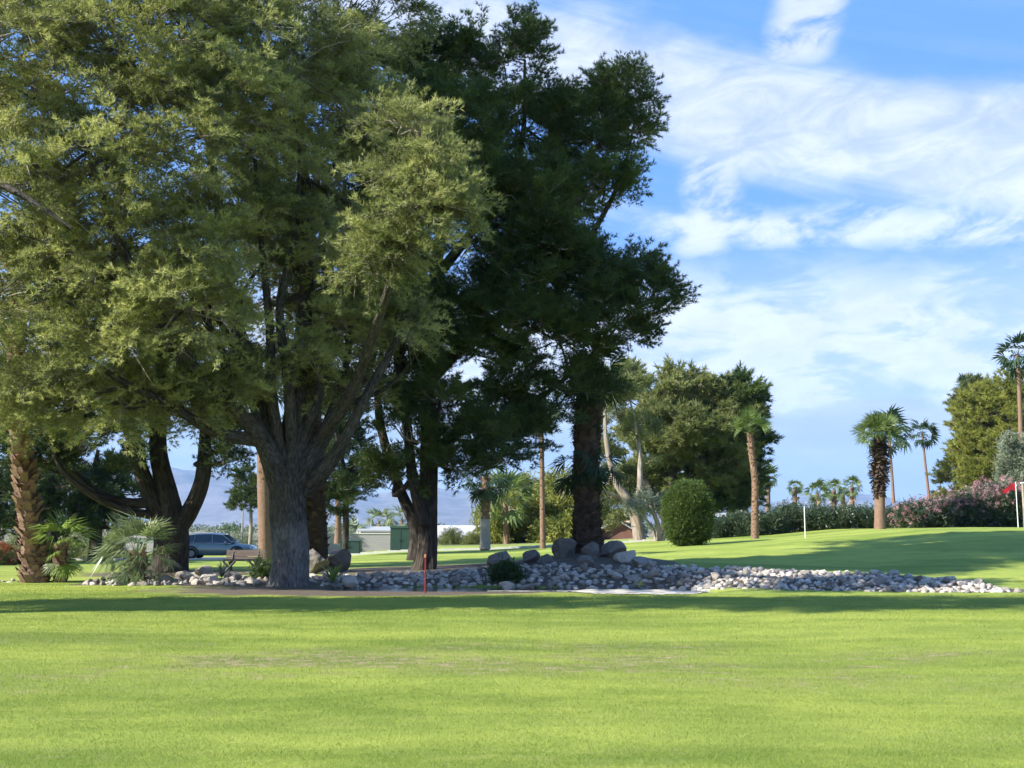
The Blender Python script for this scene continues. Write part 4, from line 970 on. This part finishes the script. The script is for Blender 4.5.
house('mobile_home', 535, 574, 104, 1.25, .3, 5, 'wall_beige', ('roof_white', 'side'), 'beige mobile home with vents on its flat white roof', 1, 3)
house('house', 597, 634, 90, 1.4, .9, 8, 'wall_brown', ('roof_grey', 'front'), 'reddish brown house with grey gable roof behind the lawn', 0)
house('mobile_home', 706, 760, 84, 2.2, .4, 6, 'wall_white', ('roof_white', 'side'), 'white mobile home glimpsed through the dark oleanders left of the white post', 3)
house('mobile_home', 815, 872, 86, 2.4, .4, 6, 'wall_white', ('roof_white', 'side'), 'white mobile home glimpsed through the open oleanders', 3)
house('mobile_home', 362, 398, 98, 1.55, .3, 6, 'wall_beige', ('roof_grey', 'side'), 'flat roofed home rising above the pale wall beside the tall green cabinet', 0)
# pale wall behind green cabinets
Yw = 82; mb = MB(); xa, xb = XP(322, Yw), XP(396, Yw); zz = P(350, 554, Yw)[2]
box(mb, ((xa + xb) / 2, Yw, zz + .72), (xb - xa, .2, 1.5)); box(mb, ((xa + xb) / 2, Yw, zz + 1.5), (xb - xa + .1, .3, .08), 1)
tag(mb.build('garden_wall', [M['wall_grey'], M['concrete']], origin=((xa + xb) / 2, Yw, zz)), 'long low grey block wall behind the green cabinets', 'wall')
# green cabinets
M['green_metal'] = material('green_metal', lambda: mix(noise(geopos(), 2, 5, .6), (.018, .05, .033), (.03, .07, .047)), .5, .4)
M['black_metal'] = material('black_metal', (.02, .02, .022), .5, .4)
def cabinet(px0, px1, py0, py1, Y, label):
    a = P(px0, py1, Y); b = P(px1, py0, Y); cx = (a[0] + b[0]) / 2; W = b[0] - a[0]; Hh = b[2] - a[2]; o = empty('utility_cabinet', (cx, Y, a[2]), label, 'utility box')
    m = MB(); box(m, (0, 0, Hh * .46), (W, 1.0, Hh * .92)); m.build('body', M['green_metal'], o)
    m = MB(); box(m, (0, 0, Hh * .96), (W + .08, 1.08, Hh * .08), taper=.96); m.build('lid', M['green_metal'], o)
    m = MB(); box(m, (0, 0, -.15), (W + .3, 1.3, .34)); m.build('plinth', M['concrete'], o)
    for s in (-1, 1):
        m = MB(); box(m, (s * W * .245, -.515, Hh * .45), (W * .46, .025, Hh * .8)); d = m.build('door', M['green_metal'], o)
        m = MB(); box(m, (s * W * .06, -.54, Hh * .48), (.025, .03, .12)); m.build('handle', M['black_metal'], d)
cabinet(341, 361, 540, 554, 72, 'low green utility box in front of the pale wall')
cabinet(391, 413, 526, 554, 70, 'tall dark green utility cabinet left of the black forked trunk')

# ------------------------------------------------------------------ poles, flags, stake
M['white_paint'] = material('white_paint', (.75, .75, .72), .4, .5); M['pole_grey'] = material('pole_grey', (.3, .29, .27), .6)
M['red_cloth'] = material('red_cloth', lambda: mix(noise(objco(), 6, 3, .5), (.38, .008, .025), (.55, .015, .05)), .7, transl=.3)
M['red_paint'] = material('red_paint', (.22, .018, .013), .5, .4); M['orange'] = material('orange', (.36, .15, .07), .6)
def flagstick(px, Y, h, flag, label):
    X = XP(px, Y); z = zf(X, Y); o = empty('golf_flag' if flag else 'white_post', (X, Y, z), label, 'golf flag' if flag else 'post')
    m = MB(); tube(m, [(0, 0, -.1), (0, 0, h * .5), (0, 0, h)], [.022, .02, .018] if flag else [.022, .022, .022], 10, 6); m.build('pole', M['white_paint'], o)
    if flag:
        m = MB(); nx_, nz_ = 14, 8; V = []
        for a in range(nx_):
            for b in range(nz_):
                u = a / (nx_ - 1); w = b / (nz_ - 1); V.append((-.02 - u * .66, .07 * math.sin(u * 9 + w * 2) * u + .02, h - .03 - w * .36 * (1 - u * .45) - .30 * u ** 1.5 + .05 * math.sin(u * 6)))
        m.add(V, [[a * nz_ + b, a * nz_ + b + 1, (a + 1) * nz_ + b + 1, (a + 1) * nz_ + b] for a in range(nx_ - 1) for b in range(nz_ - 1)])
        m.build('flag', M['red_cloth'], o)
        m = MB(); tube(m, [(0, 0, h), (0, 0, h + .05)], [.03, .01], 8, 4); m.build('finial', M['white_paint'], o)
    else:
        m = MB(); tube(m, [(0, 0, h), (0, 0, h + .03)], [.03, .025], 10, 3); m.build('cap', M['white_paint'], o)
flagstick(1014, 54, 2.15, True, 'golf flagstick with red flag on the raised green')
flagstick(802.5, 52, 1.45, False, 'plain thin white post on the lawn in front of the dark oleanders')
X = XP(1021, 50); o = empty('wooden_post', (X, 50, zf(X, 50)), 'slim tan wooden post at the picture edge beside the red flag', 'post')
m = MB(); tube(m, [(0, 0, -.1), (0, 0, 1.0), (0, 0, 2.0)], [.07, .065, .06], 10, 8, rough=.02); m.build('post', M['bark_pale'], o); m = MB(); box(m, (0, 0, 2.03), (.16, .16, .06)); m.build('cap', M['trim'], o)
X = XP(430, 28.0); o = empty('marker_stake', (X, 26.9, zf(X, 26.9)), 'thin red marker stake with orange top at the near side of the pond', 'stake')
m = MB(); tube(m, [(0, 0, -.1), (0, 0, .4), (.0, 0, .84)], [.021, .021, .02], 8, 6); m.build('stake', M['red_paint'], o)
m = MB(); tube(m, [(0, 0, .84), (0, 0, .9), (0, 0, .93)], [.03, .03, .015], 8, 6); m.build('tip', M['orange'], o)
def street_lamp(px, py0, py1, Y, label, double=False):
    b = P(px, py1, Y); t = P(px, py0, Y); b[2] = min(b[2], zf(b[0], Y)); h = t[2] - b[2]; o = empty('street_lamp', b, label, 'street lamp')
    m = MB(); tube(m, [(0, 0, 0), (0, 0, h / 2), (0, 0, h)], [.10, .08, .06], 8, 6); m.build('pole', M['pole_grey'], o)
    m = MB(); tube(m, [(0, 0, h - .05), (.6, 0, h + .12), (1.2, 0, h + .1)], [.04, .035, .03], 6, 6)
    if double: tube(m, [(0, 0, h - .05), (-.6, 0, h + .12), (-1.2, 0, h + .1)], [.04, .035, .03], 6, 6)
    m.build('arm', M['pole_grey'], o)
    for s in ([1, -1] if double else [1]):
        m = MB(); box(m, (s * 1.35, 0, h + .1), (.5, .22, .12), taper=.8); m.build('lamp_head', M['pole_grey'], o)
street_lamp(242, 506, 540, 110, 'double armed street lamp between the car and the reddish palm trunk', True)
street_lamp(371, 519, 545, 115, 'dark street lamp over the wall between the two green boxes')
for px, Y, y0, lab in [(107, 95, 476, 'utility pole seen under the long low limb'), (2, 100, 470, 'utility pole at the left picture edge')]:
    b = P(px, 545, Y); t = P(px, y0, Y); h = t[2] - b[2]; o = empty('utility_pole', b, lab, 'utility pole'); m = MB(); tube(m, [(0, 0, -.5), (0, 0, h / 2), (0, 0, h)], [.16, .14, .11], 8, 6); m.build('pole', M['bark_pale'], o)
    m = MB(); box(m, (0, 0, h - .4), (2.2, .12, .14)); m.build('crossarm', M['bark_pale'], o)

# ------------------------------------------------------------------ bench with X legs
M['wood'] = material('wood', lambda: mix(noise(vscale(objco(), 1, 8, 8), 3, 5, .6), (.16, .12, .10), (.28, .22, .19)), .8)
XBn = XP(247, 37); o = empty('park_bench', (XBn, 37, zf(XBn, 37)), 'dark picnic bench with crossed black legs and a grey brown back above the rock border', 'bench', rz=R(4))
m = MB()
for k in range(3): box(m, (0, -.17 + k * .16, .47), (1.25, .14, .05))
m.build('seat', M['black_metal'], o)
m = MB()
for k in range(3): box(m, (.0, .28 + k * .03, .52 + k * .11), (1.25, .04, .10))
m.build('backrest', M['wood'], o)
for sx in (-.42, .42):
    m = MB()
    for s in (-1, 1): tube(m, [(sx, -.32 * s, 0), (sx + .0, 0, .23), (sx, .30 * s, .45)], [.04, .045, .04], 8, 6)
    tube(m, [(sx, .22, .42), (sx + .03, .37, .82)], [.03, .025], 6, 4); box(m, (sx, 0, .425), (.07, .62, .035))
    # crossed pair seen from the front
    for s in (-1, 1): tube(m, [(sx - .2 * s, -.34, .0), (sx, -.34, .23), (sx + .2 * s, -.3, .44)], [.035, .04, .035], 8, 6)
    m.build('leg', M['black_metal'], o)

# ------------------------------------------------------------------ car
def build_car():
    Y = 70; xr = XP(183, Y); z = 1.6 - 32.5 * Y / F_PX; Lc = 4.8
    z = max(z, zf(xr + 2.4, Y) + .012)
    o = empty('parked_car', (xr + Lc / 2, Y, z), 'grey green estate car parked on the road behind the dark multi-stemmed tree', 'car')
    paint = material('car_paint', (.19, .25, .235), .3, .5, metal=.35, coat=.6); rub = material('rubber', (.015, .015, .016), .8); chrome = material('chrome', (.7, .7, .7), .2, .5, metal=.9)
    hl = Lc / 2
    # side profile sampled along x: bottom, belt and roof heights
    bm = bmesh.new()
    xs = [-hl, -hl + .06, -hl + .25, -1.75, -1.4, -1.02, -.5, 0, .5, 1.05, 1.42, 1.79, 2.1, hl - .08, hl]
    belt = [.86, .96, 1.0, 1.0, 1.0, .99, .98, .97, .96, .95, .92, .88, .84, .74, .62]
    bot = [.45, .34, .26, .25, .25, .25, .22, .22, .22, .25, .25, .25, .25, .26, .40]
    wid = [.74, .82, .88, .91, .92, .92, .92, .92, .92, .92, .91, .89, .86, .78, .66]
    rings = []
    for x, b_, t_, w_ in zip(xs, bot, belt, wid):
        prof = [(w_ * .0, b_), (w_ * .9, b_), (w_, b_ + .12), (w_ * 1.01, (b_ + t_) / 2), (w_ * .975, t_ - .1), (w_ * .90, t_), (0, t_ + .03)]
        full = [(y, zz) for y, zz in prof] + [(-y, zz) for y, zz in prof[-2:0:-1]]
        rings.append([bm.verts.new((x, y, zz)) for y, zz in full])
    n_ = len(rings[0])
    for a, b in zip(rings[:-1], rings[1:]):
        for k in range(n_): bm.faces.new((a[k], a[(k + 1) % n_], b[(k + 1) % n_], b[k]))
    bm.faces.new(rings[0][::-1]); bm.faces.new(rings[-1])
    bmesh.ops.recalc_face_normals(bm, faces=bm.faces); me = bpy.data.meshes.new('body'); bm.to_mesh(me); bm.free(); me.materials.append(paint)
    for p in me.polygons: p.use_smooth = True
    link('body', me, o)
    # greenhouse
    gx_ = [-2.15, -1.75, -1.0, -.2, .45, 1.2]; gt = [1.06, 1.46, 1.53, 1.54, 1.48, 1.0]
    def cab(mt, name, s, dz0, dz1, xs_):
        m = MB()
        for sy in (1, -1):
            pass
        V = []; F = []
        for x, t in zip(gx_, gt):
            tw = .88 - .20 * (t - 1.0) / .5
            V += [(x * s, -.875 , .96), (x * s, -tw, t), (x * s, tw, t), (x * s, .875, .96)]
        for k in range(len(gx_) - 1):
            for q in range(3): F.append([k * 4 + q, k * 4 + q + 1, k * 4 + q + 5, k * 4 + q + 4])
        m.add(V, F, .5, 0, False); return m.build(name, mt, o)
    glass = M['glass']
    cab(glass, 'windows', 1.0, 0, 0, None)
    m = MB(); V = []     # roof skin
    for x, t in zip([-1.98, -1.72, -1.0, -.2, .4, .55], [1.27, 1.47, 1.545, 1.555, 1.505, 1.47]):
        tw = .88 - .20 * (min(t, 1.54) - 1.0) / .5; V += [(x, -tw - .005, t - .03), (x, -tw * .8, t + .015), (x, tw * .8, t + .015), (x, tw + .005, t - .03)]
    m.add(V, [[k * 4 + q, k * 4 + q + 1, k * 4 + q + 5, k * 4 + q + 4] for k in range(5) for q in range(3)]); m.build('roof', paint, o)
    for (x0, z0, x1, z1) in [(-1.3, .98, -1.22, 1.47), (-.12, .98, -.14, 1.5), (1.15, 1.0, .5, 1.47), (-2.12, 1.05, -1.78, 1.43)]:
        for sy in (-1, 1):
            m = MB(); tube(m, [(x0, sy * .885, z0), (x1, sy * .70, z1)], [.035, .03], 6, 4); m.build('pillar', paint, o)
    m = MB(); tube(m, [(-1.9, -.9, .985), (0, -.915, .975), (1.1, -.9, .955)], [.016] * 3, 6, 8); m.build('chrome_strip', chrome, o)
    for sy in (-1, 1):
        m = MB(); tube(m, [(-1.6, sy * .6, 1.55), (-.5, sy * .6, 1.6), (.3, sy * .6, 1.55)], [.018] * 3, 6, 8); m.build('roof_rail', chrome, o)
        m = MB(); box(m, (.75, sy * 1.0, 1.03), (.14, .2, .13), taper=.85); m.build('mirror', paint, o)
        m = MB(); box(m, (2.17, sy * .62, .72), (.26, .34, .13), taper=.8); m.build('headlight', M['trim'], o)
        m = MB(); box(m, (-2.33, sy * .66, .84), (.1, .26, .18)); m.build('tail_light', M['red_paint'], o)
    for wx in (-1.38, 1.43):
        for sy in (-1, 1):
            a = MB(); tube(a, [(wx, sy * .70, .345), (wx, sy * .93, .345)], [.345, .345], 28, 3); ar = a.build('tyre', rub, o)
            c = MB(); tube(c, [(wx, sy * .91, .345), (wx, sy * .945, .345)], [.2, .18], 24, 3); c.build('rim', M['pole_grey'], ar)
            if sy < 0:
                c = MB(); th_ = np.linspace(0, np.pi, 15); pts = [(wx + .42 * math.cos(t), -.925, .345 + .42 * math.sin(t)) for t in th_]; tube(c, pts, [.05] * 15, 6, 30); c.build('wheel_arch', rub, o)
    for x in (-1.0, .2):
        m = MB(); tube(m, [(x - .1, -.945, .86), (x + .08, -.945, .86)], [.016, .016], 6, 3); m.build('door_handle', chrome, o)
build_car()

# ------------------------------------------------------------------ haze
mb = MB(); box(mb, (0, FAR / 2 - 150, 380), (2 * FAR + 400, FAR + 900, 770 + 16))
hz = mb.build('haze', []); hm = bpy.data.materials.new('haze'); hm.use_nodes = True; nt = hm.node_tree
nt.nodes.remove(nt.nodes['Principled BSDF']); pv = nt.nodes.new('ShaderNodeVolumePrincipled')
pv.inputs['Color'].default_value = (.36, .64, 1.0, 1); pv.inputs['Density'].default_value = .8e-4; pv.inputs['Anisotropy'].default_value = 0.0
nt.links.new(pv.outputs[0], nt.nodes['Material Output'].inputs['Volume']); hz.data.materials.append(hm)
tag(hz, 'thin blue haze in the air', 'haze', kind='stuff')

# ------------------------------------------------------------------ sun, sky
EL, BEH = R(34), R(-22)
sv = Vector((-math.cos(EL) * math.cos(BEH), math.cos(EL) * math.sin(BEH), math.sin(EL)))
sl = bpy.data.lights.new('sun', 'SUN'); sl.energy = 5.0; sl.angle = R(.53); sl.color = (1, .945, .86); so = bpy.data.objects.new('sun', sl); COL.objects.link(so)
so.rotation_euler = sv.to_track_quat('Z', 'Y').to_euler()
W = bpy.data.worlds.new('World'); SC.world = W; W.use_nodes = True; nt = W.node_tree; E.nt = nt; bg = nt.nodes['Background']
sk = nt.nodes.new('ShaderNodeTexSky'); sk.sky_type = 'NISHITA'; sk.sun_disc = False; sk.sun_elevation = EL; sk.sun_rotation = math.atan2(sv.x, sv.y) % (2 * math.pi)
sk.air_density = 1.0; sk.dust_density = .3; sk.ozone_density = 2.0
gen = E(nt.nodes.new('ShaderNodeTexCoord').outputs['Generated']); x, y, z = sep(gen)
az = E.m('ARCTAN2', x, y) * (180 / math.pi); hyp = E.m('SQRT', x * x + y * y); el = E.m('ARCTAN2', z, hyp) * (180 / math.pi)
p2 = comb(az * .06, el * .16, 0.0); warp = (noise(p2, 1.5, 4, .55) - .5)
au = az + warp * 5; ev = el + (noise(comb(az * .07 + 9.0, el * .12, 0), 1.6, 4, .55) - .5) * 3.5
fib = noise(comb(az * .035 + el * .05, el * .33 + az * .09, 2.0), 2.6, 7, .62, .4)
fib2 = noise(comb(az * .12 + el * .03, el * .26 - az * .04, 5.0), 2.2, 10, .66, .5)
def band(f, half, soft): return 1 - (f.abs()).ss(half, half + soft)
b1 = band(ev - (24.4 - .28 * az) + (fib - .5) * 2.5, 1.5, 2.8) * (fib2 * .8 + .5).clamp()
b1 = b1 * az.ss(-70, -25)
b2 = band(ev - (15.2 - .03 * az), .35, 1.3) * az.ss(4.5, 9.5) * fib2.ss(.3, .6) * .9
pl = band(az - 10.4 - (el - 16) * .25 + warp * 3, .7, 1.6) * el.ss(13, 14.5) * (1 - el.ss(18.5, 20)) * fib2.ss(.28, .52)
pl2 = band(az - 15.6 - (el - 25) * .25 + warp * 2, .9, 1.6) * el.ss(22, 23.5) * fib2.ss(.3, .55)
low = (1 - ev.ss(9.5, 15.0)) * (.52 + noise(comb(az * .10, el * .24, 3.0), 2.2, 9, .6, .5).ss(.36, .6) * .75)
veil = fib.ss(.42, .75) * .4 * (1 - el.ss(17, 23) * .8) + .04
cl = E.m('MAXIMUM', E.m('MAXIMUM', b1, b2), E.m('MAXIMUM', E.m('MAXIMUM', pl, pl2) * .95, E.m('MAXIMUM', low, veil))).clamp() * .93
skyc = E(sk.outputs[0])
ccol = mix((fib2.ss(.35, .7) * .6 + (1 - el.ss(13, 21)) * .5).clamp(), (6.0, 6.6, 8.4), (9.3, 9.7, 10.6))
base_s = mix(.75, skyc, (1.35, 3.9, 10.6))
c1 = mix(cl * .93, base_s, ccol)
# distant blue grey bank above the mountains
edge = el + (noise(comb(az * .16, el * .25, 1.0), 1.4, 5, .6) - .5) * 3.2
bk = 1 - edge.ss(5.6, 6.3)
c2 = mix(bk * .88, c1, mix(noise(comb(az * .1, el * .5, 8), 1.4, 5, .6).ss(.35, .7), (4.5, 5.3, 7.1), (6.2, 6.8, 8.2)))
nt.links.new(c2.k, bg.inputs['Color']); bg.inputs['Strength'].default_value = .052

# ------------------------------------------------------------------ camera, render
cam = bpy.data.cameras.new('camera'); cam.sensor_width = 36; cam.lens = F_PX / 1024 * 36; cam.clip_start = .1; cam.clip_end = 40000
co = bpy.data.objects.new('camera', cam); COL.objects.link(co); co.location = (0, 0, EYE); co.rotation_euler = (R(90) + TH, 0, 0); SC.camera = co
SC.render.engine = 'CYCLES'; SC.cycles.max_bounces = 6; SC.cycles.transparent_max_bounces = 4; SC.cycles.volume_bounces = 0
SC.cycles.diffuse_bounces = 3; SC.cycles.glossy_bounces = 2; SC.cycles.transmission_bounces = 3
SC.cycles.use_denoising = True; SC.cycles.use_adaptive_sampling = True; SC.cycles.adaptive_threshold = .02
SC.view_settings.view_transform = 'Standard'; SC.view_settings.look = 'None'; SC.view_settings.gamma = 1.0; SC.view_settings.exposure = 1.3
